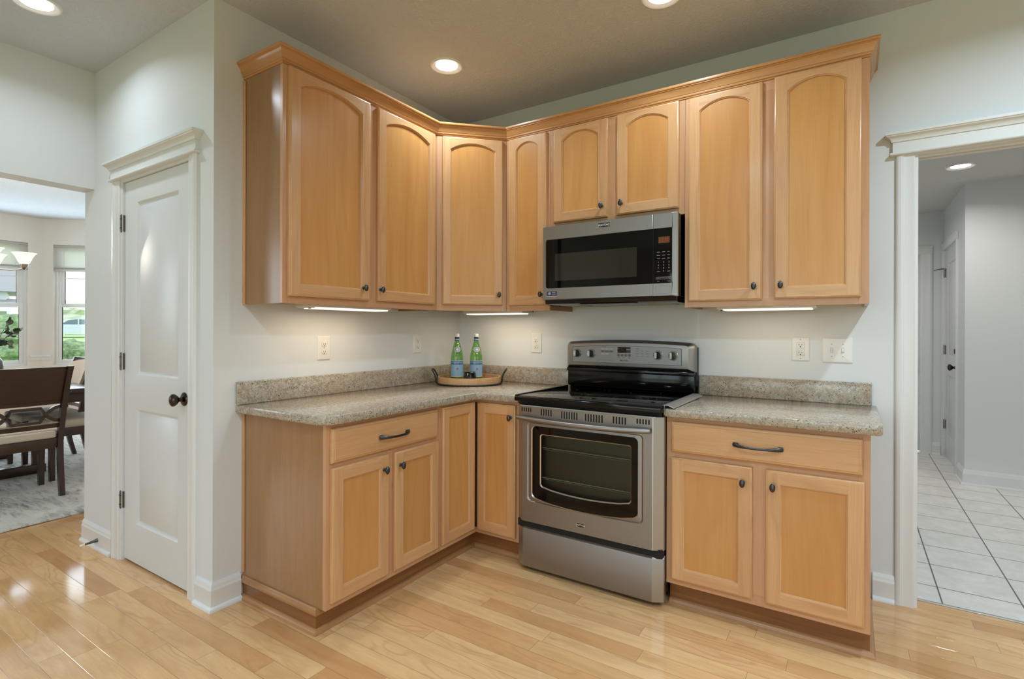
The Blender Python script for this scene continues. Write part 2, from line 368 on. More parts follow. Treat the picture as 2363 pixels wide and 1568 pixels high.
# ------------------------------------------------------------------ mesh builder
AX = {'x': 0, 'y': 1, 'z': 2}
class MB:
    def __init__(s): s.v = []; s.f = []; s.m = []; s.uv = []; s.mats = []
    def add(s, verts, faces, mat, grain='z', M=None, off=None):
        if mat not in s.mats: s.mats.append(mat)
        mi = s.mats.index(mat); base = len(s.v); g = AX[grain]; a, b = [i for i in range(3) if i != g]
        if off is None: off = (random.uniform(0, 60), random.uniform(0, 60))
        vs = [Vector(p) for p in verts]
        for fc in faces:
            p = [vs[i] for i in fc]
            n = Vector((0, 0, 0))
            for i in range(len(p)):
                q, r = p[i], p[(i + 1) % len(p)]
                n += Vector(((q.y - r.y) * (q.z + r.z), (q.z - r.z) * (q.x + r.x), (q.x - r.x) * (q.y + r.y)))
            n = [abs(c) for c in n]
            if n[g] > n[a] and n[g] > n[b]: ua, va = a, b
            else: ua, va = g, (a if n[a] <= n[b] else b)
            s.uv.append([(q[ua] + off[0], q[va] + off[1]) for q in p])
            s.f.append([base + i for i in fc]); s.m.append(mi)
        s.v.extend([(M @ q) if M is not None else q for q in vs])
    def box(s, x0, x1, y0, y1, z0, z1, mat, grain='z', bev=0.0, M=None, seg=2):
        x0, x1 = min(x0, x1), max(x0, x1); y0, y1 = min(y0, y1), max(y0, y1); z0, z1 = min(z0, z1), max(z0, z1)
        if bev <= 0:
            v = [(x0, y0, z0), (x1, y0, z0), (x1, y1, z0), (x0, y1, z0), (x0, y0, z1), (x1, y0, z1), (x1, y1, z1), (x0, y1, z1)]
            f = [(0, 3, 2, 1), (4, 5, 6, 7), (0, 1, 5, 4), (1, 2, 6, 5), (2, 3, 7, 6), (3, 0, 4, 7)]
        else:
            bm = bmesh.new(); bmesh.ops.create_cube(bm, size=1.0)
            for q in bm.verts:
                q.co = Vector((x0 + (q.co.x + .5) * (x1 - x0), y0 + (q.co.y + .5) * (y1 - y0), z0 + (q.co.z + .5) * (z1 - z0)))
            bmesh.ops.bevel(bm, geom=bm.edges[:], offset=min(bev, .49 * min(x1 - x0, y1 - y0, z1 - z0)), segments=seg, profile=0.5, affect='EDGES')
            bm.verts.index_update()
            v = [q.co.copy() for q in bm.verts]; f = [[q.index for q in fc.verts] for fc in bm.faces]; bm.free()
        s.add(v, f, mat, grain, M)
    def loft(s, rings, mat, grain='z', closed=True, cap0=True, cap1=True, M=None, loop=False):
        n = len(rings[0]); v = [p for r in rings for p in r]; f = []
        R = len(rings)
        for k in range(R if loop else R - 1):
            k2 = (k + 1) % R
            for i in range(n if closed else n - 1):
                j = (i + 1) % n
                f.append((k * n + i, k * n + j, k2 * n + j, k2 * n + i))
        if cap0 and closed and not loop: f.append(tuple(range(n - 1, -1, -1)))
        if cap1 and closed and not loop: f.append(tuple((R - 1) * n + i for i in range(n)))
        s.add(v, f, mat, grain, M)
    def lathe(s, prof, mat, n=24, M=None, cap0=True, cap1=True, sx=1.0, sy=1.0):
        rings = [[(r * sx * math.cos(2 * PI * i / n), r * sy * math.sin(2 * PI * i / n), z) for i in range(n)] for r, z in prof]
        s.loft(rings, mat, 'z', True, cap0, cap1, M)
    def tube(s, path, rad, mat, n=10, M=None, flat=1.0, closed=False, square=False):
        P = [Vector(p) for p in path]; m = len(P)
        if not hasattr(rad, '__len__'): rad = [rad] * m
        rings = []; ref = None
        for k in range(m):
            if closed: t = (P[(k + 1) % m] - P[k - 1])
            else: t = (P[min(k + 1, m - 1)] - P[max(k - 1, 0)])
            t.normalize()
            if ref is None:
                ref = Vector((0, 0, 1)) if abs(t.z) < 0.9 else Vector((1, 0, 0))
            ref = (ref - t * ref.dot(t)); ref.normalize(); bi = t.cross(ref)
            if square:
                rings.append([P[k] + ref * rad[k] * a + bi * rad[k] * flat * b for a, b in ((1, 1), (-1, 1), (-1, -1), (1, -1))])
            else:
                rings.append([P[k] + ref * rad[k] * math.cos(2 * PI * i / n) + bi * rad[k] * flat * math.sin(2 * PI * i / n) for i in range(n)])
        s.loft(rings, mat, 'x', True, not closed, not closed, M, loop=closed)
    def prism(s, poly, z0, z1, mat, grain='x', bev=0.0, M=None):
        """polygon in xy extruded along z, edges eased by an inset"""
        def inset(d):
            n = len(poly); out = []
            ar = sum(poly[i][0] * poly[(i + 1) % n][1] - poly[(i + 1) % n][0] * poly[i][1] for i in range(n))
            sg = 1 if ar > 0 else -1
            for i in range(n):
                p0, p1, p2 = Vector(poly[i - 1]), Vector(poly[i]), Vector(poly[(i + 1) % n])
                e1 = (p1 - p0).normalized(); e2 = (p2 - p1).normalized()
                n1 = Vector((-e1.y, e1.x)) * sg; n2 = Vector((-e2.y, e2.x)) * sg
                b = n1 + n2; b = b / max(b.length_squared, 1e-6) * 2
                out.append(p1 + b * d * 1.0)
            return out
        rings = []
        if bev > 0:
            for d, z in ((bev, z0), (0, z0 + bev), (0, z1 - bev), (bev * .3, z1 - bev * .3), (bev, z1)):
                rings.append([(p[0], p[1], z) for p in inset(d)])
        else:
            rings = [[(p[0], p[1], z0) for p in poly], [(p[0], p[1], z1) for p in poly]]
        s.loft(rings, mat, grain, True, True, True, M)
    def mould(s, prof, path, z, mat, M=None, grain='x', closed=False):
        """profile (out, up) swept along an xy path, outward to the right of travel, mitred"""
        P = [Vector((p[0], p[1])) for p in path]; n = len(P); rings = []
        for i in range(n):
            def nrm(a, b):
                d = (b - a).normalized(); return Vector((d.y, -d.x))
            if i == 0: o = nrm(P[0], P[1])
            elif i == n - 1: o = nrm(P[-2], P[-1])
            else:
                o = nrm(P[i - 1], P[i]) + nrm(P[i], P[i + 1]); o = o / o.length_squared * 2
            rings.append([(P[i].x + o.x * a, P[i].y + o.y * a, z + b) for a, b in prof])
        for i in range(n - 1):
            d = P[i + 1] - P[i]
            s.loft([rings[i], rings[i + 1]], mat, 'x' if abs(d.x) >= abs(d.y) else 'y', True, i == 0, i == n - 2, M)
    def text(s, txt, size, mat, M, depth=0.0004, warp=None, bold=False):
        cu = bpy.data.curves.new('t', 'FONT'); cu.body = txt; cu.size = size; cu.align_x = 'CENTER'; cu.align_y = 'CENTER'
        if bold: cu.offset = size * 0.018
        cu.resolution_u = 3
        ob = bpy.data.objects.new('t', cu); COL.objects.link(ob)
        dg = bpy.context.evaluated_depsgraph_get(); me = ob.evaluated_get(dg).to_mesh()
        v = [q.co.copy() for q in me.vertices]; f = [list(p.vertices) for p in me.polygons]
        ob.evaluated_get(dg).to_mesh_clear(); bpy.data.objects.remove(ob); bpy.data.curves.remove(cu)
        if warp: v = [Vector(warp(q.x, q.y)) for q in v]
        else: v = [Vector((q.x, q.y, depth)) for q in v]
        if f: s.add(v, f, mat, 'x', M)
    def build(s, name, parent=None, angle=32.0, top=None, merge=1e-5):
        me = bpy.data.meshes.new(name)
        inv = parent_world(parent).inverted() if parent is not None else None
        if top is not None: inv = Matrix.Translation(Vector(top)).inverted()
        vs = [tuple(inv @ Vector(p)) if inv is not None else tuple(p) for p in s.v]
        me.from_pydata(vs, [], s.f)
        for m in s.mats: me.materials.append(m)
        me.polygons.foreach_set('material_index', s.m)
        ul = me.uv_layers.new(name='UVMap')
        flat = [c for fuv in s.uv for pr in fuv for c in pr]
        ul.data.foreach_set('uv', flat)
        bm = bmesh.new(); bm.from_mesh(me)
        bmesh.ops.remove_doubles(bm, verts=bm.verts[:], dist=merge)
        bmesh.ops.recalc_face_normals(bm, faces=bm.faces[:])
        for fc in bm.faces: fc.smooth = True
        bm.to_mesh(me); bm.free()
        me.set_sharp_from_angle(angle=math.radians(angle))
        o = bpy.data.objects.new(name, me); COL.objects.link(o)
        if parent is not None: o.parent = parent
        if top is not None: o.location = top
        return o

def parent_world(o):
    m = o.matrix_basis.copy()
    while o.parent is not None:
        o = o.parent; m = o.matrix_basis @ m
    return m
def thing(name, label, cat, loc=(0, 0, 0), rz=0.0, group=None):
    o = bpy.data.objects.new(name, None); COL.objects.link(o); o.empty_display_size = 0.1
    o.location = loc; o.rotation_euler = (0, 0, rz); o['label'] = label; o['category'] = cat
    if group: o['group'] = group
    return o
def tag(o, label, cat, group=None, kind=None):
    o['label'] = label; o['category'] = cat
    if group: o['group'] = group
    if kind: o['kind'] = kind
    return o
def structure(o, label=None, cat=None):
    o['kind'] = 'structure'
    if label: o['label'] = label
    if cat: o['category'] = cat
    return o
def copy_tree(o, parent=None):
    c = o.copy(); COL.objects.link(c)
    if parent is not None: c.parent = parent
    for ch in [q for q in bpy.data.objects if q.parent is o]: copy_tree(ch, c)
    return c
def T(x, y, z): return Matrix.Translation((x, y, z))
def RZ(a): return Matrix.Rotation(a, 4, 'Z')
FRONT = Matrix.Rotation(PI / 2, 4, 'X')     # local xy drawing -> xz plane facing -y

# ------------------------------------------------------------------ key dimensions (metres)
CEIL = 2.768
DB, DU = 0.6063, 0.3042
YE = -1.6353          # free end of the left cabinet run
XR = 2.4783           # free end of the right cabinet run
YP = -1.775           # pantry door wall
XD = -1.318           # wall with the dining room opening
ZCT, ZCB = 0.9146, 0.8765
ZU = 1.386            # underside of wall cabinets
HX0, HX1 = 2.6576, 3.62   # hall opening
HZ = 2.088            # head height of openings

# ------------------------------------------------------------------ structure: floors, ceilings, walls
def slab(name, x0, x1, y0, y1, z0, z1, mat, label, cat):
    b = MB(); b.box(x0, x1, y0, y1, z0, z1, mat, 'x'); return structure(b.build(name), label, cat)
slab('floor', -7.2, 6.5, -7.6, 0.098, -0.12, 0.0, M_FLOOR, 'glossy maple plank floor of the kitchen', 'floor')
b = MB(); b.box(-7.2, -1.3, 0.098, 0.6, -0.12, 0.0, M_FLOOR, 'x'); structure(b.build('floor_dining'), 'maple plank floor at the far side of the dining room', 'floor')
slab('floor_hall', 1.7, 5.2, 0.098, 5.2, -0.12, 0.0, M_TILE, 'pale square tile floor of the hall beyond the doorway', 'floor')
slab('ceiling', -7.2, 6.5, -7.6, 0.6, CEIL, CEIL + 0.12, M_CEIL, 'textured ceiling of the kitchen', 'ceiling')
slab('ceiling_hall', 1.7, 5.2, 0.12, 5.2, 2.50, 2.62, M_CEILH, 'lower ceiling of the hall', 'ceiling')

def wall(name, boxes, mat, label):
    b = MB()
    for q in boxes: b.box(*q, mat)
    return structure(b.build(name), label, 'wall')
wall('wall_left', [(-0.12, 0, YP + 0.12, 0.0, 0, CEIL)], M_WALL, 'left kitchen wall behind the shorter cabinet run')
PDX0, PDX1, PDZ = -0.962, -0.209, 2.083     # pantry door rough opening
wall('wall_pantry', [(XD - 0.14, PDX0, YP, YP + 0.12, 0, CEIL), (PDX1, 0, YP, YP + 0.12, 0, CEIL), (PDX0, PDX1, YP, YP + 0.12, PDZ, CEIL)], M_WALL, 'wall with the white pantry door')
wall('wall_back', [(0 - .12, HX0, 0, 0.12, 0, CEIL), (HX1, 6.5, 0, 0.12, 0, CEIL), (HX0, HX1, 0, 0.12, HZ + .006, CEIL)], M_WALL, 'kitchen wall behind the range, with the hall doorway')
wall('wall_dining', [(XD - 0.14, XD, -4.1, YP, 2.086, CEIL), (XD - 0.14, XD, -7.6, -4.1, 0, CEIL)], M_WALL, 'wall over the wide opening to the dining room')
wall('wall_dining_near', [(XD - 0.14, XD - 0.02, YP + 0.12, 0.5, 0, CEIL)], M_WALLD, 'dining room side of the pantry')
# pantry closet interior is closed by its door
# hall
wall('wall_hall_right', [(3.2, 5.2, 2.673, 2.79, 0, 2.5)], M_WALL, 'hall wall at the right, with white baseboard')
HDY0, HDY1 = 3.075, 3.845
wall('wall_hall_side', [(3.2, 3.32, 2.79, HDY0, 0, 2.5), (3.2, 3.32, HDY1, 4.02, 0, 2.5), (3.2, 3.32, HDY0, HDY1, 2.09, 2.5)], M_WALL, 'short hall wall with the hinged white door')
BDX0, BDX1 = 2.20, 3.028
wall('wall_hall_end', [(1.7, BDX0, 3.9, 4.02, 0, 2.5), (BDX1, 3.2, 3.9, 4.02, 0, 2.5), (BDX0, BDX1, 3.9, 4.02, 2.075, 2.5)], M_WALL, 'end wall of the hall')
wall('wall_hall_left', [(1.7, 1.82, 0.12, 3.9, 0, 2.5)], M_WALL, 'left wall of the hall')
wall('wall_hall_far', [(5.08, 5.2, 0.12, 2.673, 0, 2.5)], M_WALL, 'right end wall of the hall')
# big room behind the camera
wall('wall_right', [(6.38, 6.5, -7.6, -4.1, 0, CEIL), (6.38, 6.5, -2.7, 0, 0, CEIL), (6.38, 6.5, -4.1, -2.7, 0, .9), (6.38, 6.5, -4.1, -2.7, 2.4, CEIL)], M_WALL, 'right wall of the big room with a window')
wall('wall_front', [(XD - .14, -0.5, -7.6, -7.48, 0, CEIL), (1.9, 2.3, -7.6, -7.48, 0, CEIL), (4.9, 6.5, -7.6, -7.48, 0, CEIL), (-0.5, 1.9, -7.6, -7.48, 0, .3), (-0.5, 4.9, -7.6, -7.48, 2.4, CEIL)], M_WALL, 'wall behind the viewer with large windows')
# dining bay
BAY0 = Vector((-6.853, -0.5025)); SD = Vector((1, 1)).normalized()
WZ0, WZ1 = 0.775, 2.418
wall('wall_bay', [(-6.97, -6.853, -0.65, -0.5025, 0, CEIL), (-6.97, -6.853, -1.62, -0.65, 0, WZ0), (-6.97, -6.853, -1.62, -0.65, WZ1, CEIL), (-6.97, -6.853, -4.9, -1.62, 0, CEIL)], M_WALLD, 'far dining wall with a tall window')
def bayM(): return T(BAY0.x, BAY0.y, 0) @ RZ(PI / 4)
b = MB()
for q in [(0, 0.128, 0, .117, 0, CEIL), (0.128, 1.03, 0, .117, 0, WZ0), (0.128, 1.03, 0, .117, WZ1, CEIL), (1.03, 1.4, 0, .117, 0, CEIL)]: b.box(*q, M_WALLD, M=bayM())
structure(b.build('wall_bay_side'), 'angled dining wall with a tall window', 'wall')
ex = BAY0 + SD * 1.4
wall('wall_dining_far', [(ex.x, XD - 0.02, ex.y, ex.y + .12, 0, CEIL)], M_WALLD, 'dining wall hidden behind the pantry')
wall('wall_dining_side', [(-6.97, -5.2, -4.9, -4.78, 0, CEIL), (-3.4, XD, -4.9, -4.78, 0, CEIL), (-5.2, -3.4, -4.9, -4.78, 0, .75), (-5.2, -3.4, -4.9, -4.78, 2.42, CEIL)], M_WALLD, 'left dining wall with a window')

# ------------------------------------------------------------------ baseboards, casings, headers
BB = [(0, 0), (0.026, 0), (0.026, .006), (0.024, .012), (0.019, .018), (0.014, .020), (0.014, .088), (0.0145, .092), (0.013, .096), (0.011, .100), (0.011, .108), (0.009, .116), (0.005, .122), (0.004, .126), (0, .126)]
def base(name, path, label, M=None):
    b = MB(); b.mould(BB, path, 0, M_TRIM, M); return structure(b.build(name), label, 'baseboard')
base('baseboard_pantry', [(-0.131, YP), (0, YP), (0, YE - 0.014)], 'white baseboard wrapping the pantry wall corner')
base('baseboard_left', [(XD - 0.14, YP), (-1.047, YP)], 'white baseboard left of the pantry door')
base('baseboard_back', [(XR + 0.022, 0), (2.585, 0)], 'short white baseboard between the cabinet and the hall doorway')
base('baseboard_hall', [(3.2, 2.955), (3.2, 2.673), (5.08, 2.673)], 'white baseboard on the right hall wall')
base('baseboard_hall_end', [(3.11, 3.9), (3.178, 3.9)], 'white baseboard at the end of the hall')
base('baseboard_bay', [(-6.853, -4.7), (-6.853, -0.5025), (ex.x, ex.y)], 'white baseboard around the dining bay')
CAS = [(0, 0), (0.083, 0), (0.083, .010), (0.079, .014), (0.072, .017), (0.060, .018), (0.056, .015), (0.050, .015), (0.046, .012), (0.018, .010), (0.012, .011), (0.006, .011), (0.003, .008), (0, .006)]
def casing(b, x, z0, z1, side, M, w=0.083):
    """upright casing on a wall facing local -y, inner edge at x; side -1: grows to -x"""
    k = w / 0.083
    rings = [[(x + side * a * k, -c, z) for a, c in CAS] for z in (z0, z1)]
    b.loft(rings, M_TRIM, 'z', M=M)
def header(b, x0, x1, z, M):
    """craftsman head: bead, frieze and cap with mitred returns"""
    def ring(d): return [(x0, -.0005), (x0, -d), (x1, -d), (x1, -.0005)]
    b.mould([(0, 0), (.008, .001), (.0105, .005), (.0105, .009), (.008, .013), (0, .014)], ring(.019), z - .004, M_TRIM, M)
    b.box(x0, x1, -.019, 0, z - .004, z + .098, M_TRIM, 'x', 0, M)
    b.mould([(0, 0), (.005, 0), (.006, .005), (.009, .012), (.016, .020), (.024, .024), (.026, .028), (.030, .030), (.030, .042), (0, .042)], ring(.019), z + .057, M_TRIM, M)
MP = T(0, YP, 0)
b = MB(); casing(b, PDX0, 0, 2.084, -1, MP); structure(b.build('trim_1'), 'white casing on the hinge side of the pantry door', 'door casing')
b = MB(); casing(b, PDX1, 0, 2.084, 1, MP, .078); structure(b.build('trim_2'), 'white casing on the knob side of the pantry door', 'door casing')
b = MB(); header(b, PDX0 - .090, PDX1 + .085, 2.088, MP); structure(b.build('trim_3'), 'white stepped head trim over the pantry door', 'door head trim')
b = MB()
b.box(PDX0, PDX0 + .018, YP + .0, YP + .12, 0, PDZ - .012, M_TRIM); b.box(PDX1 - .018, PDX1, YP, YP + .12, 0, PDZ - .012, M_TRIM); b.box(PDX0, PDX1, YP - .001, YP + .12, PDZ - .012, PDZ + .006, M_TRIM, 'x'); b.box(PDX0 + .018, PDX1 - .018, YP + .050, YP + .065, 0.0, PDZ - .012, M_TRIM)
structure(b.build('trim_4'), 'white jamb around the pantry door', 'door jamb')
b = MB(); casing(b, HX0, 0, 2.084, -1, None, .072); structure(b.build('trim_5'), 'white casing on the left of the hall doorway', 'door casing')
b = MB(); casing(b, HX1, 0, 2.084, 1, None, .072); structure(b.build('trim_6'), 'white casing on the far side of the hall doorway', 'door casing')
b = MB(); header(b, HX0 - .085, HX1 + .085, 2.088, None); structure(b.build('trim_7'), 'white stepped head trim over the hall doorway', 'door head trim')
b = MB(); b.box(HX0, HX0 + .012, 0, .12, 0, HZ - .008, M_TRIM); b.box(HX1 - .012, HX1, 0, .12, 0, HZ - .008, M_TRIM); b.box(HX0, HX1, 0, .12, HZ - .008, HZ + .006, M_TRIM, 'x')
for yy in (.03, .075): b.box(HX0, HX1, yy, yy + .012, HZ - .016, HZ - .006, M_TRIM, 'x', .003)
structure(b.build('trim_8'), 'white jamb lining the hall doorway', 'door jamb')
b = MB(); b.box(HX0 + .012, HX1 - .012, .088, .108, 0, .004, M_STRIPM, 'x', .0015); structure(b.build('trim_9'), 'thin metal strip where wood floor meets hall tile', 'threshold')

# ------------------------------------------------------------------ panel doors
def panel_recess(b, x0, x1, z0, z1, M, mat, y0=0.0, d=0.011, w=0.030):
    """moulded two-panel door field: sloped sticking then a raised centre"""
    def ring(i, y): return [(x0 + i, y, z0 + i), (x1 - i, y, z0 + i), (x1 - i, y, z1 - i), (x0 + i, y, z1 - i)]
    b.loft([ring(0, y0), ring(.004, y0 + .002), ring(.013, y0 + d), ring(.019, y0 + d + .001), ring(w + .014, y0 + .0015)], mat, 'z', True, False, True, M)
def flat_door(b, x0, x1, z0, z1, panels, M, mat, th=.035):
    """slab at y 0..th with openings for the panels filled by panel_recess"""
    xs = sorted({x0, x1} | {p[0] for p in panels} | {p[1] for p in panels}); zs = sorted({z0, z1} | {p[2] for p in panels} | {p[3] for p in panels})
    for i in range(len(xs) - 1):
        for j in range(len(zs) - 1):
            cx, cz = (xs[i] + xs[i + 1]) / 2, (zs[j] + zs[j + 1]) / 2
            if any(p[0] < cx < p[1] and p[2] < cz < p[3] for p in panels): continue
            b.add([(xs[i], 0, zs[j]), (xs[i + 1], 0, zs[j]), (xs[i + 1], 0, zs[j + 1]), (xs[i], 0, zs[j + 1])], [(0, 1, 2, 3)], mat, 'z', M)
    b.add([(x0, 0, z0), (x0, th, z0), (x0, th, z1), (x0, 0, z1), (x1, 0, z0), (x1, th, z0), (x1, th, z1), (x1, 0, z1)],
          [(0, 1, 2, 3), (4, 5, 6, 7), (0, 1, 5, 4), (3, 2, 6, 7), (1, 2, 6, 5)], mat, 'z', M)
    for p in panels: panel_recess(b, *p, M, mat)
def door_knob(b, M, mat, rose=.033):
    R = M @ Matrix.Rotation(PI / 2, 4, 'X')
    b.lathe([(rose, 0), (rose, .003), (rose * .8, .008), (.018, .011), (.012, .014), (.0105, .022), (.013, .030)], mat, 24, R, True, False)
    b.lathe([(.010, .028), (.018, .033), (.024, .041), (.027, .049), (.026, .056), (.019, .062), (.008, .0655), (.001, .066)], mat, 24, R, False, True, sx=0.95, sy=1.12)
def hinge(b, x, z, M, mat, h=.089):
    b.tube([(x, -.010, z - h / 2), (x, -.010, z + h / 2)], .0075, mat, 12, M)
    for k in (-1, 1): b.lathe([(.006, 0), (.006, .003), (.003, .006)], mat, 10, M @ T(x, -.010, z + k * h / 2) @ (Matrix.Rotation(PI, 4, 'X') if k < 0 else Matrix.Identity(4)))
    b.box(x + .003, x + .0155, -.008, .004, z - h / 2, z + h / 2, mat, M=M)
    for k in (-.28, .28): b.box(x - .008, x + .008, -.0185, -.002, z + k * h - .001, z + k * h + .001, M_DARK, M=M)

def swing_door(name, label, root_loc, rz, x0, x1, z1, panels, knob_x, knob_z, hinge_x, hinges, deadbolt=None):
    t = thing(name, label, 'door', root_loc, rz); t['kind'] = 'structure'
    W = parent_world(t)
    b = MB(); flat_door(b, x0, x1, .012, z1, panels, W, M_DOORP); b.build('door_panel', t)
    b = MB(); door_knob(b, W @ T(knob_x, 0, knob_z), M_KNOB); b.build('door_knob', t)
    if deadbolt:
        b = MB(); b.lathe([(.030, 0), (.030, .006), (.024, .012), (.022, .020), (.0, .021)], M_KNOB, 22, W @ T(knob_x, 0, deadbolt) @ Matrix.Rotation(PI / 2, 4, 'X')); b.build('deadbolt', t)
    for z in hinges:
        b = MB(); hinge(b, hinge_x, z, W, M_HINGE); b.build('hinge', t)
    return t
pd = swing_door('door_1', 'closed white two-panel pantry door with bronze knob', (0, YP + .012, 0), 0, -0.941, -0.213 - .014, 2.069,
           [(-0.800, -0.346, 1.021, 1.951), (-0.800, -0.346, .220, .840)], -0.283, .930, -0.953, (1.848, 1.090, .330))
W = parent_world(pd)
b = MB(); b.box(-.2262, -.2240, -.004, .020, .900, .957, M_KNOB, M=W); b.build('latch_plate', pd)
hd = swing_door('door_2', 'white panelled door with dark hinges and deadbolt on the hall side wall', (3.2 + .012, 0, 0), -PI / 2, -(HDY1 - .018), -(HDY0 + .018), 2.075,
           [(-3.71, -3.22, 1.02, 1.95), (-3.71, -3.22, .22, .84)], -3.165, .940, -(HDY1 - .008), (1.862, 1.085, .330), 1.088)
W = parent_world(hd)
b = MB(); b.tube([(-3.84, -.016, 1.905), (-3.845, -.045, 1.905), (-3.85, -.095, 1.893)], [.006, .006, .004], M_HINGE, 8, W); b.build('hinge_stop', hd)
ed = swing_door('door_3', 'white door at the end of the hall, mostly behind the doorway casing', (0, 3.9 + .06, 0), 0, BDX0 + .018, BDX1 - .018, 2.062,
           [(2.34, 2.58, 1.02, 1.95), (2.66, 2.90, 1.02, 1.95), (2.34, 2.58, .22, .84), (2.66, 2.90, .22, .84)], 2.955, .945, BDX0 + .008, (1.85, .33))
b = MB()
MS = T(3.2, 0, 0) @ RZ(-PI / 2)
casing(b, -HDY1, 0, 2.09, -1, MS, .052); casing(b, -HDY0, 0, 2.09, 1, MS)
b.box(-HDY1 - .050, -HDY0 + .083, -.017, 0, 2.09, 2.155, M_TRIM, 'x', .006, MS); b.box(-HDY1 - .052, -HDY0 + .085, -.022, 0, 2.14, 2.158, M_TRIM, 'x', .004, MS)
for q in ((-HDY1, -HDY1 + .016), (-HDY0 - .016, -HDY0)): b.box(q[0], q[1], 0, .12, 0, 2.09, M_TRIM, M=MS)
structure(b.build('trim_10'), 'white casing around the hall side door', 'door casing')
b = MB(); ME = T(0, 3.9, 0)
casing(b, BDX1, 0, 2.075, 1, ME); casing(b, BDX0, 0, 2.075, -1, ME)
b.box(BDX0 - .083, BDX1 + .083, -.017, 0, 2.075, 2.150, M_TRIM, 'x', .005, ME); b.box(BDX0 - .083, BDX1 + .083, -.021, 0, 2.136, 2.156, M_TRIM, 'x', .004, ME)
b.box(BDX1 - .016, BDX1, 0, .12, 0, 2.064, M_TRIM, M=ME); b.box(BDX0, BDX0 + .016, 0, .12, 0, 2.064, M_TRIM, M=ME); b.box(BDX0, BDX1, 0, .12, 2.064, 2.075, M_TRIM, 'x', M=ME)
structure(b.build('trim_11'), 'white casing around the door at the end of the hall', 'door casing')

# ------------------------------------------------------------------ cabinets
def cab_door(b, M, x0, x1, z0, z1, arch=True, st=.0535, t=.019, springd=.0755, rise=.042, rb=.0525, rt_=.054):
    """frame-and-panel door, local: x width, -y outwards, z up; stiles, rails, inner bead, flat panel"""
    e = .008; N = 16
    xi0, xi1 = x0 + st, x1 - st; zi0 = z0 + rb
    wd = xi1 - xi0
    def ztop(x):
        if not arch: return z1 - rt_
        s = z1 - springd; h = rise * min(1.0, wd / .16)
        R = (wd * wd / 4 + h * h) / (2 * h); cx = (xi0 + xi1) / 2
        return s + math.sqrt(max(R * R - (x - cx) ** 2, 0)) - (R - h)
    yF = -t; yE_ = -t + .0028
    fx0, fx1, fz0, fz1 = x0 + e, x1 - e, z0 + e, z1 - e
    A = lambda *p: p
    # stiles and rails (front face)
    for a, c in ((fx0, xi0), (xi1, fx1)):
        b.add([(a, yF, fz0), (c, yF, fz0), (c, yF, fz1), (a, yF, fz1)], [(0, 1, 2, 3)], M_FRAME, 'z', M)
    b.add([(xi0, yF, fz0), (xi1, yF, fz0), (xi1, yF, zi0), (xi0, yF, zi0)], [(0, 1, 2, 3)], M_FRAME, 'x', M)
    xs = [xi0 + wd * i / N for i in range(N + 1)]
    v = []; f = []
    for x in xs: v += [(x, yF, ztop(x)), (x, yF, fz1)]
    for i in range(N): f.append((2 * i, 2 * i + 2, 2 * i + 3, 2 * i + 1))
    b.add(v, f, M_FRAME, 'x', M)
    # outer edge: small step then rounded to the back
    def R4(i, y): return [(x0 + i, y, z0 + i), (x1 - i, y, z0 + i), (x1 - i, y, z1 - i), (x0 + i, y, z1 - i)]
    b.loft([R4(e, yF), R4(e - .0012, yF + .0018), R4(.003, yF + .0030), R4(.0008, yF + .0052), R4(0, yF + .009), R4(0, 0)], M_FRAME, 'z', True, False, True, M)
    # inner bead down to the panel
    def inner(d, y):
        pts = [(xi0 + d, y, zi0 + d), (xi1 - d, y, zi0 + d)]
        n = N
        for i in range(n + 1):
            x = xi1 - wd * i / n
            xx = min(max(x, xi0 + d), xi1 - d)
            pts.append((xx, y, ztop(x) - d))
        return pts
    b.loft([inner(0, yF), inner(.0015, yF + .0030), inner(.0045, yF + .0040), inner(.0068, yF + .0085)], M_FRAME, 'z', True, False, False, M)
    p = inner(.0068, yF + .0085)
    # panel in strips
    top = p[2:]; v = []; f = []
    zb = p[0][2]
    for q in top: v += [(q[0], q[1], zb), q]
    for i in range(len(top) - 1): f.append((2 * i, 2 * i + 2, 2 * i + 3, 2 * i + 1))
    b.add(v, f, M_PANEL, 'z', M)
def drawer_front(b, M, x0, x1, z0, z1, t=.019):
    def R4(i, y): return [(x0 + i, y, z0 + i), (x1 - i, y, z0 + i), (x1 - i, y, z1 - i), (x0 + i, y, z1 - i)]
    b.loft([R4(.016, -t - .001), R4(.013, -t - .001), R4(.0115, -t + .0015), R4(.006, -t + .0025), R4(.002, -t + .005), R4(0, -t + .009), R4(0, 0)], M_FRAME, 'x', True, True, True, M)
def cab_knob(b, M):
    R = M @ Matrix.Rotation(PI / 2, 4, 'X')
    b.lathe([(.0085, 0), (.0085, .003), (.0055, .005), (.0045, .012), (.006, .016)], M_BRONZE, 14, R, True, False)
    b.lathe([(.005, .015), (.010, .017), (.0135, .021), (.0140, .025), (.0115, .029), (.006, .0315), (.0005, .0322)], M_BRONZE, 20, R, False, True, sx=.80, sy=1.28)
def cab_pull(b, M, L=.186):
    pts = []; rad = []
    for i in range(21):
        a = -1 + 2 * i / 20
        y = -.006 - .026 * (1 - abs(a) ** 3.2)
        if abs(a) > .93: y = -.004 - .026 * max(0, (1 - abs(a) ** 3.2)) * 1.0
        pts.append((a * L / 2, y, -.004 * (1 - a * a))); rad.append(.0055 + .0045 * max(0, (abs(a) - .35) / .65) ** 1.3)
    b.tube(pts, rad, M_BRONZE, 12, M, flat=.62)
    for k in (-1, 1): b.lathe([(.008, -.012), (.0095, 0), (.006, .004)], M_BRONZE, 12, M @ T(k * L * .44, 0, -.001) @ Matrix.Rotation(-PI / 2, 4, 'X') @ T(0, 0, 0))

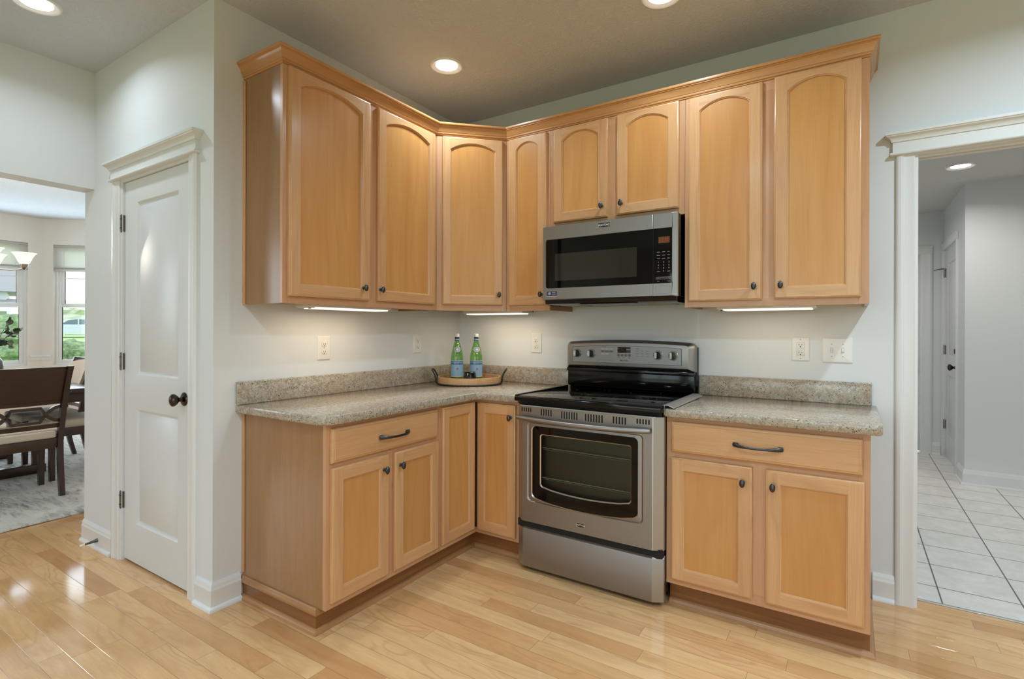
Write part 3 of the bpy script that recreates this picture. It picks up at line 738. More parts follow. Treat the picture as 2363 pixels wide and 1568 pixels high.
def face_frame(b, M, W, z0, z1, mids=(), rails=(), sl=.040, sr=.040, rb=.044, rtp=.044):
    b.box(0, sl, 0, .019, z0, z1, M_RAIL, 'z', .0008, M, 1); b.box(W - sr, W, 0, .019, z0, z1, M_RAIL, 'z', .0008, M, 1)
    b.box(sl, W - sr, .0003, .019, z0, z0 + rb, M_RAIL, 'x', 0, M); b.box(sl, W - sr, .0003, .019, z1 - rtp, z1, M_RAIL, 'x', 0, M)
    for a, c in mids: b.box(a, c, .0003, .019, z0 + rb, z1 - rtp, M_RAIL, 'z', 0, M)
    for a, c in rails: b.box(sl, W - sr, .0004, .019, a, c, M_RAIL, 'x', 0, M)
def wall_cabinet(label, loc, rz, W, z0, z1, doors, mids=(), depth=DU, veneer_left=False, veneer_right=False):
    t = thing('wall_cabinet', label, 'wall cabinet', loc, rz); Wm = parent_world(t)
    b = MB()
    # carcass: sides, recessed bottom, top, back
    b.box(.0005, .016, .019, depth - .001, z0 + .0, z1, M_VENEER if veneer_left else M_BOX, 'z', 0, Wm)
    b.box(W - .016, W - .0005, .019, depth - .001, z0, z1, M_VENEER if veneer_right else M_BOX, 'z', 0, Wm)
    b.box(.016, W - .016, .019, depth - .001, z0 + .012, z0 + .024, M_BOX, 'x', 0, Wm)
    b.box(.016, W - .016, .019, depth - .001, z1 - .02, z1, M_BOX, 'x', 0, Wm)
    b.box(.016, W - .016, depth - .012, depth - .001, z0 + .024, z1 - .02, M_BOX, 'z', 0, Wm)
    b.build('carcass', t)
    b = MB(); face_frame(b, Wm, W, z0, z1, mids); b.build('face_frame', t)
    if veneer_left:
        b = MB(); b.box(-.007, .0004, depth - .020, depth - .001, z0 - .001, z1 - .01, M_FRAME, 'z', .002, Wm); b.build('scribe_strip', t)
    for d in doors:
        b = MB(); cab_door(b, Wm, *d[:4], **(d[6] if len(d) > 6 else {})); o = b.build('door', t)
        b = MB(); cab_knob(b, Wm @ T(d[4], -.019, d[5])); kb = b.build('knob', o, 40)
    return t
Z1 = 2.447
# left run faces +x: local x -> world +y (rz 90)
wall_cabinet('maple wall cabinet with two tall arched doors, nearest the pantry door', (DU, YE, 0), PI / 2, 1.0253, ZU, Z1,
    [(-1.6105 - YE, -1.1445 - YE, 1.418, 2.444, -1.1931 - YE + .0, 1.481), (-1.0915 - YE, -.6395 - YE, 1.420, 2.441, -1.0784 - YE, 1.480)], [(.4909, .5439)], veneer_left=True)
DL = 0.4325
t = thing('wall_cabinet', 'diagonal maple corner wall cabinet with one arched door', 'wall cabinet', (DU, -.61, 0), PI / 4); Wm = parent_world(t)
b = MB(); b.prism([(.004, -.604), (.0015, -.0015), (.604, -.004), (.604, -DU), (DU, -.604)][::-1], ZU + .012, Z1, M_BOX, 'x'); b.build('carcass', t)
b = MB(); face_frame(b, Wm, DL, ZU, Z1, sl=.045, sr=.038); b.build('face_frame', t)
b = MB(); cab_door(b, Wm, .034, .405, 1.422, 2.441, st=.0465); o = b.build('door', t)
b = MB(); cab_knob(b, Wm @ T(.378, -.019, 1.485)); b.build('knob', o, 40)
wall_cabinet('narrow maple wall cabinet with one arched door between the corner and the microwave', (.6105, -DU, 0), 0, .3055, ZU, Z1,
    [(.634 - .6105, .8985 - .6105, 1.4195, 2.443, .872 - .6105, 1.481)])
wall_cabinet('short maple wall cabinet with two arched doors above the microwave', (.9170, -DU, 0), 0, .7825, 1.8635, Z1,
    [(.946 - .917, 1.2835 - .917, 1.8945, 2.442, 1.2535 - .917, 1.957), (1.3365 - .917, 1.6720 - .917, 1.8965, 2.444, 1.3665 - .917, 1.957)], [(.363, .423)])
wall_cabinet('tall maple wall cabinet with two arched doors right of the microwave', (1.7002, -DU, 0), 0, XR - 1.7002, ZU, Z1,
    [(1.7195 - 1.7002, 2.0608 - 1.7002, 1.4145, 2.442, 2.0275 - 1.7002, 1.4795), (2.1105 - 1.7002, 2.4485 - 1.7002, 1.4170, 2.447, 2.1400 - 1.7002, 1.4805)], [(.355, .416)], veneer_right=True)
# crown moulding along all the wall cabinet tops
b = MB()
CR = [(-.014, 0), (.003, 0), (.005, .002), (.005, .0075), (.009, .009), (.0105, .0125), (.0105, .0185), (.0125, .020), (.0150, .026), (.0185, .036), (.0235, .046), (.0275, .0515), (.0305, .0525), (.0305, .0565), (.0355, .058), (.0370, .0615), (.0370, .070), (-.014, .070)]
b.mould(CR, [(.001, YE), (DU, YE), (DU, -.61), (.61, -DU), (XR, -DU), (XR, -.001)], 2.4475, M_CROWN)
tag(b.build('crown_moulding', None, 22, top=(DU, -DU, 2.4475)), 'stepped maple crown moulding running along all the wall cabinet tops', 'crown moulding')

# base cabinets
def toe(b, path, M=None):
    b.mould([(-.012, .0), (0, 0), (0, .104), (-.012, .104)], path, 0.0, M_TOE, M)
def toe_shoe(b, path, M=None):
    b.mould([(0, 0), (.019, 0), (.0185, .006), (.016, .012), (.011, .017), (.005, .020), (0, .0205)], path, 0.0, M_SHOE, M)
def carcass(b, Wm, W, depth, z0, z1, vl, vr, tk=.062):
    b.box(.0005, .016, .019, depth - .001, z0, z1, M_VENEER if vl else M_BOX, 'z', 0, Wm)
    b.box(W - .016, W - .0005, .019, depth - .001, z0, z1, M_VENEER if vr else M_BOX, 'z', 0, Wm)
    b.box(.0005, .016, tk, depth - .001, 0, z0, M_VENEER if vl else M_BOX, 'z', 0, Wm)
    b.box(W - .016, W - .0005, tk, depth - .001, 0, z0, M_VENEER if vr else M_BOX, 'z', 0, Wm)
    b.box(.016, W - .016, .019, depth - .001, z0, z0 + .014, M_BOX, 'x', 0, Wm)
    b.box(.016, W - .016, depth - .012, depth - .001, z0 + .014, z1, M_BOX, 'z', 0, Wm)
    b.box(.016, W - .016, .019, depth - .001, z1 - .014, z1, M_BOX, 'x', 0, Wm)
ZB0, ZB1 = .1085, ZCB - .0005
BW = .7025
t = thing('base_cabinet', 'maple base cabinet with one drawer over two doors, nearest the pantry door', 'base cabinet', (DB, YE, 0), PI / 2); Wm = parent_world(t)
b = MB(); carcass(b, Wm, BW, DB, ZB0, ZB1, True, False); b.build('carcass', t)
b = MB(); face_frame(b, Wm, BW, ZB0, ZB1, [(.330, .382)], [(.684, .722)], sl=.042, sr=.030, rtp=.034, rb=.046); b.build('face_frame', t)
b = MB(); b.box(-.007, .0004, DB - .020, DB - .001, .125, ZB1, M_RAIL, 'z', .002, Wm); b.build('scribe_strip', t)
b = MB(); drawer_front(b, Wm, -1.616 - YE, -.9575 - YE, .7125, .857); o = b.build('drawer', t)
b = MB(); cab_pull(b, Wm @ T(-1.272 - YE, -.020, .781)); b.build('handle', o, 45)
for x0, x1, kx in ((-1.615, -1.297, -1.334), (-1.2625, -.949, -1.231)):
    b = MB(); cab_door(b, Wm, x0 - YE, x1 - YE, .134, .6925, arch=False); o = b.build('door', t)
    b = MB(); cab_knob(b, Wm @ T(kx - YE, -.019, .629)); b.build('knob', o, 40)
TX = .5466; TY = YE - .010
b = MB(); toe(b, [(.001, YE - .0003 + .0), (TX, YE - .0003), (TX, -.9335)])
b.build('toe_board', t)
b = MB(); toe_shoe(b, [(.001, YE - .0003), (TX, YE - .0003), (TX, -.9335)])
CAPP = [(0, 0), (.011, 0), (.013, .004), (.013, .014), (.010, .022), (.010, .026), (.006, .031), (0, .032)]
b.mould(CAPP, [(.001, YE - .0003), (TX, YE - .0003), (TX, YE + .040)], .078, M_SHOE)
b.build('toe_moulding', t)

t = thing('corner_base_cabinet', 'maple corner base cabinet with an L-shaped pair of doors left of the range', 'base cabinet', (DB, -DB, 0)); Wm = parent_world(t)
b = MB()
b.prism([(.002, -.9325), (.002, -.002), (.8965, -.002), (.8965, -DB + .019), (DB - .019, -DB + .019), (DB - .019, -.9325)][::-1], ZB0, ZB1, M_BOX, 'x'); b.build('carcass', t)
b = MB()
Ma = T(DB, -.9325, 0) @ RZ(PI / 2); La = .9325 - DB
b.box(0, .016, 0, .019, ZB0, ZB1, M_RAIL, 'z', 0, Ma); b.box(.016, La, .0003, .019, ZB0, ZB0 + .03, M_RAIL, 'x', 0, Ma); b.box(.016, La, .0003, .019, ZB1 - .022, ZB1, M_RAIL, 'x', 0, Ma)
Mb = T(DB, -DB, 0); Lb = .8965 - DB
b.box(Lb - .016, Lb, 0, .019, ZB0, ZB1, M_RAIL, 'z', 0, Mb); b.box(0, Lb - .016, .0003, .019, ZB0, ZB0 + .03, M_RAIL, 'x', 0, Mb); b.box(0, Lb - .016, .0003, .019, ZB1 - .022, ZB1, M_RAIL, 'x', 0, Mb)
b.build('face_frame', t)
b = MB(); cab_door(b, Ma, .013, .9325 - .6385, .136, .860, arch=False, st=.050); b.build('door', t)
b = MB(); cab_door(b, Mb, .0155, .8805 - DB, .130, .857, arch=False, st=.050); o = b.build('door', t)
b = MB(); cab_knob(b, Mb @ T(.854 - DB, -.019, .790)); b.build('knob', o, 40)
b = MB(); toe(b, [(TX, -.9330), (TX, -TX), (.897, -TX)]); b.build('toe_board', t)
b = MB(); toe_shoe(b, [(TX, -.9330), (TX, -TX), (.897, -TX)]); b.build('toe_moulding', t)

X0 = 1.7000; BW = XR - X0
t = thing('base_cabinet', 'maple base cabinet with one wide drawer over two doors, right of the range', 'base cabinet', (X0, -DB, 0)); Wm = parent_world(t)
b = MB(); carcass(b, Wm, BW, DB, ZB0, ZB1, False, True); b.build('carcass', t)
b = MB(); face_frame(b, Wm, BW, ZB0, ZB1, [(.360, .424)], [(.684, .722)], sl=.040, sr=.040, rtp=.034, rb=.046); b.build('face_frame', t)
b = MB(); drawer_front(b, Wm, 1.7243 - X0, 2.4525 - X0, .7150, .8545); o = b.build('drawer', t)
b = MB(); cab_pull(b, Wm @ T(2.0865 - X0, -.020, .783)); b.build('handle', o, 45)
for x0, x1, kx in ((1.7247, 2.0650, 2.030), (2.1165, 2.4590, 2.145)):
    b = MB(); cab_door(b, Wm, x0 - X0, x1 - X0, .135, .6913, arch=False); o = b.build('door', t)
    b = MB(); cab_knob(b, Wm @ T(kx - X0, -.019, .6255)); b.build('knob', o, 40)
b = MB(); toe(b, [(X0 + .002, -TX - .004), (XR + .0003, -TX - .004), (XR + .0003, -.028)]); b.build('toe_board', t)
b = MB(); toe_shoe(b, [(X0 + .002, -TX - .004), (XR + .0003, -TX - .004), (XR + .0003, -.028)]); b.build('toe_moulding', t)

# ------------------------------------------------------------------ granite countertops
def arc(cx, cy, r, a0, a1, n=7): return [(cx + r * math.cos(math.radians(a0 + (a1 - a0) * i / n)), cy + r * math.sin(math.radians(a0 + (a1 - a0) * i / n))) for i in range(n + 1)]
DC = .6464; YC = -1.6721
t = thing('granite_countertop', 'L-shaped speckled granite countertop on the corner cabinets, left of the range', 'countertop', (DC, -DC, ZCB)); 
b = MB()
poly = [(.001, YC)] + arc(DC - .075, YC + .075, .075, -90, 0) + arc(DC + .030, -DC - .030, .030, 180, 90, 4) + [(.9115, -DC), (.9115, -.001), (.001, -.001)]
b.prism(poly, ZCB, ZCT, M_GRAN, 'x', .004); b.build('slab', t, 50)
b = MB(); b.box(.001, .0205, YC, -.001, ZCT, 1.0222, M_GRAN, 'x', .003); b.box(.0208, .9115, -.0205, -.001, ZCT, 1.0222, M_GRAN, 'x', .003); b.build('backsplash', t, 50)
t = thing('granite_countertop', 'straight speckled granite countertop on the base cabinet right of the range', 'countertop', (2.1, -.3, ZCB))
b = MB(); poly = [(1.7045, -.001), (1.7045, -DC)] + arc(2.5153 - .022, -DC + .022, .022, -90, 0, 4) + [(2.5153, -.001)]
b.prism(poly, ZCB, ZCT, M_GRAN, 'x', .004); b.build('slab', t, 50)
b = MB(); b.box(1.7045, 2.4955, -.0205, -.001, ZCT, 1.0222, M_GRAN, 'x', .003); b.build('backsplash', t, 50)

# ------------------------------------------------------------------ electric range
RX0, RX1 = .9165, 1.6995; RY = -.665
rng = thing('electric_range', 'stainless freestanding electric range with black glass cooktop', 'range', (1.31, -.35, 0))
b = MB()
b.box(RX0 + .004, RX1 - .004, -.615, -.024, .045, .893, M_BLACK, 'z', .003)
b.box(RX0 + .012, RX1 - .012, -.640, -.610, .868, .895, M_DARK, 'x')
for x in (RX0 + .06, RX1 - .06):
    for y in (-.56, -.10): b.lathe([(.018, 0), (.018, .006), (.010, .010), (.010, .05)], M_DARK, 12, T(x, y, 0))
b.box(RX0 + .03, RX1 - .03, -.60, -.57, .018, .05, M_DARK, 'x')
b.build('oven_body', rng)
# cooktop: rimmed black glass
b = MB()
b.box(RX0, RX1, -.6905, -.085, .8945, .9215, M_BLACK, 'x', .006, seg=3)
b.box(RX0 + .006, RX1 - .006, -.680, -.095, .9205, .9245, M_BLKG, 'x', .0015)
b.box(RX0 + .001, RX0 + .016, -.684, -.09, .920, .9285, M_BLACK, 'y', .003); b.box(RX1 - .016, RX1 - .001, -.684, -.09, .920, .9285, M_BLACK, 'y', .003)
ck = b.build('cooktop', rng)
b = MB()
def burner(cx, cy, rs):
    for r in rs:
        n = 40
        b.loft([[(cx + q * math.cos(2 * PI * i / n), cy + q * math.sin(2 * PI * i / n), .92475) for i in range(n)] for q in (r - .0008, r + .0008)], M_MARK, 'x', True, False, False)
burner(1.459, -.468, (.146, .104, .072)); burner(1.135, -.500, (.115, .078)); burner(1.150, -.235, (.082,)); burner(1.465, -.205, (.082,)); burner(1.305, -.20, (.055,))
b.build('burner_rings', ck)
# oven door
door = MB(); HWX0, HWX1 = 1.0105, 1.5795
XA, XB = .9585, 1.6510           # flat face; beyond it the sides slope back
def oven_outline(x0, x1, z0, z1, rb, rtp, bow, y, n=10):
    """rounded window outline whose lower edge bows down"""
    def zb(x): u = (x - (x0 + x1) / 2) / ((x1 - x0) / 2); return z0 - bow * (1 - u * u)
    pts = []
    for i in range(7):
        a = PI + PI / 2 * i / 6; pts.append((x0 + rb + rb * math.cos(a), y, z0 + rb + rb * math.sin(a)))
    for i in range(1, n):
        x = x0 + rb + (x1 - x0 - 2 * rb) * i / n; pts.append((x, y, zb(x)))
    for i in range(7):
        a = -PI / 2 + PI / 2 * i / 6; pts.append((x1 - rb + rb * math.cos(a), y, z0 + rb + rb * math.sin(a)))
    for i in range(7):
        a = PI / 2 * i / 6; pts.append((x1 - rtp + rtp * math.cos(a), y, z1 - rtp + rtp * math.sin(a)))
    for i in range(7):
        a = PI / 2 + PI / 2 * i / 6; pts.append((x0 + rtp + rtp * math.cos(a), y, z1 - rtp + rtp * math.sin(a)))
    return pts
wo = oven_outline(HWX0, HWX1, .390, .765, .030, .022, .022, RY)
NW = len(wo)
def radial_frame(b, inner, x0, x1, z0, z1, y, mat):
    """flat face between a rectangle and an inner outline"""
    cx, cz = (x0 + x1) / 2, (z0 + z1) / 2; v = list(inner); f = []
    outer = []
    for p in inner:
        # project each inner point on the nearest rectangle side, corner points to corners
        outer.append(p)
    c = {'bl': (x0, y, z0), 'br': (x1, y, z0), 'tr': (x1, y, z1), 'tl': (x0, y, z1)}
    n = len(inner)
    idx = {'bl': 3, 'br': 7 + 9 + 3, 'tr': 7 + 9 + 7 + 3, 'tl': 7 + 9 + 14 + 3}
    for k in ('bl', 'br', 'tr', 'tl'): v.append(c[k])
    ci = {'bl': n, 'br': n + 1, 'tr': n + 2, 'tl': n + 3}
    order = ['bl', 'br', 'tr', 'tl']
    for a in range(4):
        k0, k1 = order[a], order[(a + 1) % 4]; i0, i1 = idx[k0], idx[k1]
        if i1 <= i0: i1 += n
        mid = (i0 + i1) // 2
        for i in range(i0, mid): f.append((i % n, (i + 1) % n, ci[k0]))
        f.append((mid % n, ci[k1], ci[k0]))
        for i in range(mid, i1): f.append((i % n, (i + 1) % n, ci[k1]))
    b.add(v, f, mat, 'x')
emb = oven_outline(HWX0 - .028, HWX1 + .030, .372, .785, .020, .020, .006, RY)
radial_frame(door, emb, XA, XB, .262, .8715, RY, M_STEEL)
emb2 = oven_outline(HWX0 - .020, HWX1 + .022, .376, .780, .020, .018, .012, RY + .005)
wo1 = oven_outline(HWX0 - .004, HWX1 + .004, .386, .769, .031, .024, .022, RY + .003)
door.loft([emb, emb2, wo1], M_STEEL, 'x', True, False, False)
wo2 = oven_outline(HWX0, HWX1, .390, .765, .030, .022, .022, RY + .008)
door.loft([wo1, wo2], M_CHROME, 'x', True, False, False)
# sloped sides, top and bottom of the door slab
for xa, xb in ((XA, .9105 + .006), (XB, 1.6985)):
    s_ = -1 if xb < xa else 1
    door.loft([[(xa, RY, z), (xa + s_ * .005, RY + .0015, z), (xb, RY + .024, z), (xb + s_ * .001, RY + .028, z), (xb + s_ * .001, RY + .045, z), (xa, RY + .045, z)] for z in (.262, .8715)], M_STEELLIT, 'z', True, True, True)
door.add([(XA, RY, .8715), (XB, RY, .8715), (XB, RY + .045, .8715), (XA, RY + .045, .8715), (XA, RY, .262), (XB, RY, .262), (XB, RY + .045, .262), (XA, RY + .045, .262)], [(0, 1, 2, 3), (4, 5, 6, 7), (2, 3, 7, 6)], M_STEEL, 'x')
door.loft([[(x, RY + .010, .866), (x, RY - .002, .8685), (x, RY - .001, .8735), (x, RY + .012, .876)] for x in (XA - .02, XB + .02)], M_CHROME, 'x')
od = door.build('oven_door', rng, 6)
b = MB()
yb = RY + .0075
wi = oven_outline(1.0560, 1.5505, .450, .7285, .020, .014, .020, yb)
b.loft([wo2, wi], M_BLKG, 'x', True, False, False)
wi2 = oven_outline(1.0610, 1.5455, .455, .7235, .018, .012, .019, yb + .004)
b.loft([wi, wi2], M_CHROME, 'x', True, False, False)
b.build('window_border', od)
b = MB(); b.add(wi2, [tuple(range(len(wi2)))], M_OVGL, 'x'); b.build('window_glass', od)
b = MB()
cx0, cx1, cz0, cz1 = 1.030, 1.578, .400, .760
b.add([(cx0, -.645, cz0), (cx1, -.645, cz0), (cx1, -.645, cz1), (cx0, -.645, cz1), (cx0 + .02, -.30, cz0), (cx1 - .02, -.30, cz0), (cx1 - .02, -.30, cz1), (cx0 + .02, -.30, cz1)],
      [(4, 5, 6, 7), (0, 1, 5, 4), (1, 2, 6, 5), (2, 3, 7, 6), (3, 0, 4, 7)], M_OVENIN, 'x')
b.build('oven_cavity', od)
# the cavity sits in front of the body's solid box: cut by shifting the body box back is done with this liner
for z in (.655, .500):
    b = MB()
    b.tube([(1.06, -.640, z), (1.55, -.640, z)], .0022, M_RACK, 8)
    b.tube([(1.06, -.625, z - .012), (1.55, -.625, z - .012)], .0016, M_RACK, 8)
    for i in range(12): b.tube([(1.075 + i * .042, -.640, z), (1.075 + i * .042, -.626, z)], .0012, M_RACK, 6)
    b.build('oven_rack', od)
b = MB()
pts = []; rad = []
for i in range(25):
    a = -1 + i / 12; pts.append((1.2885 + a * .3555, RY - .018 - .036 * (1 - a * a), .8085 - .004 * (1 - a * a))); rad.append(.0125 if abs(a) < .97 else .0118)
b.tube(pts, rad, M_STEEL, 16, flat=1.05)
for k in (-1, 1): b.lathe([(.0118, 0), (.0105, .004), (.006, .006), (.0005, .0065)], M_STEEL, 16, T(1.2885 + k * .3555, RY - .018, .8085) @ Matrix.Rotation(k * PI / 2, 4, 'Y'))
for k in (-1, 1): b.box(1.2885 + k * .335 - .014, 1.2885 + k * .335 + .014, RY - .016, RY + .001, .799, .818, M_STEEL, 'x', .003)
b.build('handle', od, 45)
b = MB()
def slots(x0, x1, z0, z1, n):
    w = (x1 - x0) / n
    for i in range(n):
        cx = x0 + (i + .5) * w; hw = w * .27
        out = []
        for (ox, oz, a0) in ((0, z1 - hw, 0), (0, z0 + hw, PI)):
            for j in range(7): a = a0 + PI * j / 6; out.append((cx + hw * math.cos(a), oz + hw * math.sin(a)))
        b.add([(p[0], RY - .0006, p[1]) for p in out], [tuple(range(len(out)))], M_DARK, 'z')
        o2 = [((p[0] - cx) * 1.32 + cx, RY - .0003, (p[1] - (z0 + z1) / 2) * 1.06 + (z0 + z1) / 2) for p in out]
        b.add(o2, [tuple(range(len(o2)))], M_CHROME, 'z')
for q in ((.945, 1.0105, .8385, .861, 5), (1.0615, 1.132, .826, .8615, 5), (1.180, 1.278, .8215, .860, 7), (1.3115, 1.412, .8205, .859, 7), (1.4565, 1.530, .8235, .859, 5), (1.5735, 1.643, .8345, .859, 5)):
    b = MB(); slots(*q); b.build('vent_slots', od)
b = MB()
bx, bz = 1.2935, .3035
bo = [(bx - .0237, bz + .0125), (bx + .0237, bz + .0125), (bx + .0237, bz - .0085), (bx, bz - .0125), (bx - .0237, bz - .0085)]
b.loft([[(p[0], RY, p[1]) for p in bo], [(p[0], RY - .002, p[1]) for p in bo]], M_CHROME, 'x')
b.loft([[(bx + (p[0] - bx) * .88, y, bz + (p[1] - bz) * .78) for p in bo] for y in (RY - .002, RY - .0024)], M_DARK, 'x')
b.text('MAYTAG', .0105, M_PLATE, T(bx, RY - .0027, bz + .0008) @ FRONT, 0, bold=True)
b.build('badge', od)
# storage drawer
b = MB()
def drsec(x0, x1):
    prof = [(RY + .05, .030), (RY + .006, .021), (RY + .001, .026), (RY, .034), (RY, .215), (RY + .003, .2225), (RY + .012, .2295), (RY + .018, .2325), (RY + .05, .2325)]
    return [[(x, y, z) for y, z in prof] for x in (x0, x1)]
b.loft(drsec(XA, XB), M_STEEL, 'x')
for xa, xb in ((XA, .9165), (XB, 1.6985)):
    a_ = drsec(xa, xb); r0 = a_[0]; r1 = [(p[0], max(p[1], RY) + .026 if p[1] < RY + .045 else p[1], p[2]) for p in a_[1]]
    b.loft([r0, r1], M_STEELLIT, 'z')
b.build('storage_drawer', rng, 28)
b = MB(); b.box(RX0 + .004, RX1 - .004, RY + .012, -.610, .228, .266, M_DARK, 'x'); b.build('drawer_gap', rng)
# back guard
b = MB()
def bg_outline(x0, x1, z0, z1, r, bow, y, n=12):
    p = [(x0, y, z0), (x1, y, z0)]
    for i in range(6):
        a = PI / 2 * i / 5; p.append((x1 - r + r * math.cos(a), y, z1 - r + r * math.sin(a)))
    for i in range(1, n):
        x = x1 - r + (x0 + r - x1 + r) * i / n; u = (x - (x0 + x1) / 2) / ((x1 - x0) / 2 - r); p.append((x, y, z1 + bow * (1 - u * u)))
    for i in range(6):
        a = PI / 2 + PI / 2 * i / 5; p.append((x0 + r + r * math.cos(a), y, z1 - r + r * math.sin(a)))
    return p
b.loft([bg_outline(.9185, 1.6985, 1.0395, 1.2005, .034, .012, -.032), bg_outline(.9185, 1.6985, 1.0395, 1.2005, .034, .012, -.074), bg_outline(.9225, 1.6945, 1.0430, 1.1975, .032, .012, -.079),
        bg_outline(.9420, 1.6680, 1.0560, 1.1855, .020, .011, -.0985), bg_outline(.9470, 1.6630, 1.0600, 1.1820, .018, .011, -.100)], M_STEEL, 'x')
bgo = b.build('backguard', rng, 25)
b = MB()
b.box(.9235, 1.6935, -.078, -.026, .9285, 1.0400, M_BLACK, 'x', .004)
b.box(.9225, 1.6945, -.0925, -.03, 1.0180, 1.0395, M_BLACK, 'x', .004)
b.box(.9205, 1.7005, -.032, -.004, .9100, 1.1750, M_BLACK, 'z', .003)
b.build('backguard_riser', rng)
b = MB()
b.loft([bg_outline(.9655, 1.6315, 1.0750, 1.1690, .006, .010, -.1000), bg_outline(.9655, 1.6315, 1.0750, 1.1690, .006, .010, -.1008)], M_DARK, 'x')
b.loft([bg_outline(.9675, 1.6295, 1.0765, 1.1675, .006, .010, -.1006), bg_outline(.9675, 1.6295, 1.0765, 1.1675, .006, .010, -.1018)], M_SATIN, 'x')
yp = -.1018
def mark(x0, x1, z0, z1, m=M_MARK): b.box(x0, x1, yp - .0004, yp + .0002, z0, z1, m)
b2 = None
pn = b.build('control_panel', rng, 25)
b = MB()
b.box(1.2605, 1.3395, yp - .0012, yp, 1.1375, 1.1705, M_REDDK, 'x', .0008)
b.build('clock_display', pn)
for x in (1.2665, 1.2885, 1.3105, 1.3325):
    b = MB(); b.lathe([(.0088, 0), (.0088, .0006), (.0, .0006)], M_BTN, 18, T(x, yp, 1.124) @ Matrix.Rotation(PI / 2, 4, 'X')); b.build('push_button', pn)
b = MB()
for r in range(3):
    for c_ in range(3 if r < 2 else 2): b.box(1.1560 + c_ * .0265, 1.1790 + c_ * .0265, yp - .0005, yp, 1.1530 - r * .0145, 1.1640 - r * .0145, M_BTN if r == 1 else M_MARKL)
b.box(1.1580, 1.1880, yp - .0005, yp, 1.1695, 1.1715, M_MARK); b.build('touchpad', pn)
b = MB()
for r in range(3):
    for c_ in range(3): b.box(1.3730 + c_ * .0285, 1.3890 + c_ * .0285, yp - .0005, yp, 1.1490 - r * .0150, 1.1515 - r * .0150, M_BTN)
b.box(1.3700, 1.3860, yp - .0005, yp, 1.1630, 1.1650, M_MARK); b.build('touchpad', pn)
b = MB()
for x in (1.2665, 1.2995, 1.3325): b.box(x - .0075, x + .0075, yp - .0005, yp, 1.1085, 1.1105, M_MARK)
b.text('MAYTAG', .0125, M_MARK, T(1.300, yp - .0006, 1.0925) @ FRONT, 0, bold=True); b.build('lettering', pn)
for q in (((1.1500, 1.2280, 1.0905, 1.0920, M_BTN), (1.1335, 1.1375, 1.0860, 1.0895, M_MARK)), ((1.4450, 1.4490, 1.0840, 1.0880, M_MARK), (1.4530, 1.4720, 1.0855, 1.0868, M_BTN))):
    b = MB()
    for w_ in q: b.box(w_[0], w_[1], yp - .0005, yp, w_[2], w_[3], w_[4])
    b.build('indicator_mark', pn)
for x in (1.0000, 1.0920, 1.5000, 1.5850):
    b = MB(); R = T(x, yp, 1.1285) @ Matrix.Rotation(PI / 2, 4, 'X')
    b.lathe([(.0265, 0), (.0270, .0008), (.0262, .0016), (.0250, .0010)], M_CHROME, 28, R, False, False)
    b.lathe([(.0215, 0), (.0210, .010), (.0190, .014), (.0, .0145)], M_BLACK, 28, R)
    b.loft([[(x + q * math.cos(a), yp - y_, 1.1285 + q * math.sin(a)) for a in [PI * (-.42 + .84 * i / 10) for i in range(11)]] for q, y_ in ((.0225, .002), (.0222, .009), (.0195, .0135), (.0180, .0120))], M_CHROME, 'x', False, False, False)
    b.box(x - .0135, x - .0030, yp - .026, yp - .010, 1.1285 - .0165, 1.1285 + .0165, M_KNOBBAR, 'z', .0022)
    for i in range(9):
        if i in (3, 4, 5) : continue
        a = PI * (1.25 - 1.5 * i / 8); b.box(x + .031 * math.cos(a) - .0016, x + .031 * math.cos(a) + .0016, yp - .0006, yp, 1.1285 + .031 * math.sin(a) - .0006, 1.1285 + .031 * math.sin(a) + .0006, M_MARK)
    b.build('knob', rng, 35)
# gap cover strip lying between range and right counter
b = MB()
rings = []
for y in (-.655, -.120):
    pts = [(1.690, .9262), (1.700, .9300), (1.722, .9300), (1.7455, .9215), (1.748, .9180), (1.745, .9168), (1.720, .9275), (1.700, .9280), (1.691, .9250)]
    rings.append([(x, y, z + .0006) for x, z in pts])
b.loft(rings, M_STRIPM, 'y')
b.box(1.7005, 1.7025, -.650, -.125, .885, .9290, M_STRIPM, 'y')
tag(b.build('gap_cover', None, 25, top=(1.72, -.4, .92)), 'grey metal gap cover strip lying between the cooktop and the right countertop', 'gap cover')

# ------------------------------------------------------------------ over-the-range microwave
MX0, MX1, MZ0, MZ1, MY = .9220, 1.6890, 1.4405, 1.8612, -.400
mwv = thing('microwave', 'stainless over-the-range microwave with black glass door', 'microwave', (1.3055, -.2, MZ0))
b = MB()
b.box(MX0 + .004, MX1 - .003, MY + .026, -.003, MZ0 + .004, MZ1 - .001, M_BLACK, 'z', .002)
b.loft([[(x, MY + .012, MZ0 + .004), (x, MY + .020, MZ0 - .022), (x, MY + .050, MZ0 - .028), (x, -.06, MZ0 - .028), (x, -.02, MZ0 - .010), (x, -.02, MZ0 + .004)] for x in (MX0 + .010, MX1 - .008)], M_BLACK, 'x')
b.build('housing', mwv)
GX0, GX1, GZ0, GZ1 = .9430, 1.6650, 1.5085, 1.7835
def rrect(x0, x1, z0, z1, r, y, n=4):
    p = []
    for cx, cz, a0 in ((x1 - r, z1 - r, 0), (x0 + r, z1 - r, PI / 2), (x0 + r, z0 + r, PI), (x1 - r, z0 + r, 1.5 * PI)):
        for i in range(n + 1): a = a0 + PI / 2 * i / n; p.append((cx + r * math.cos(a), y, cz + r * math.sin(a)))
    return p
b = MB()
b.loft([rrect(MX0, MX1, MZ0, MZ1, .004, MY + .030), rrect(MX0, MX1, MZ0, MZ1, .004, MY + .008), rrect(MX0 + .003, MX1 - .026, MZ0 + .004, MZ1 - .003, .004, MY)], M_STEEL, 'x', True, True, False)
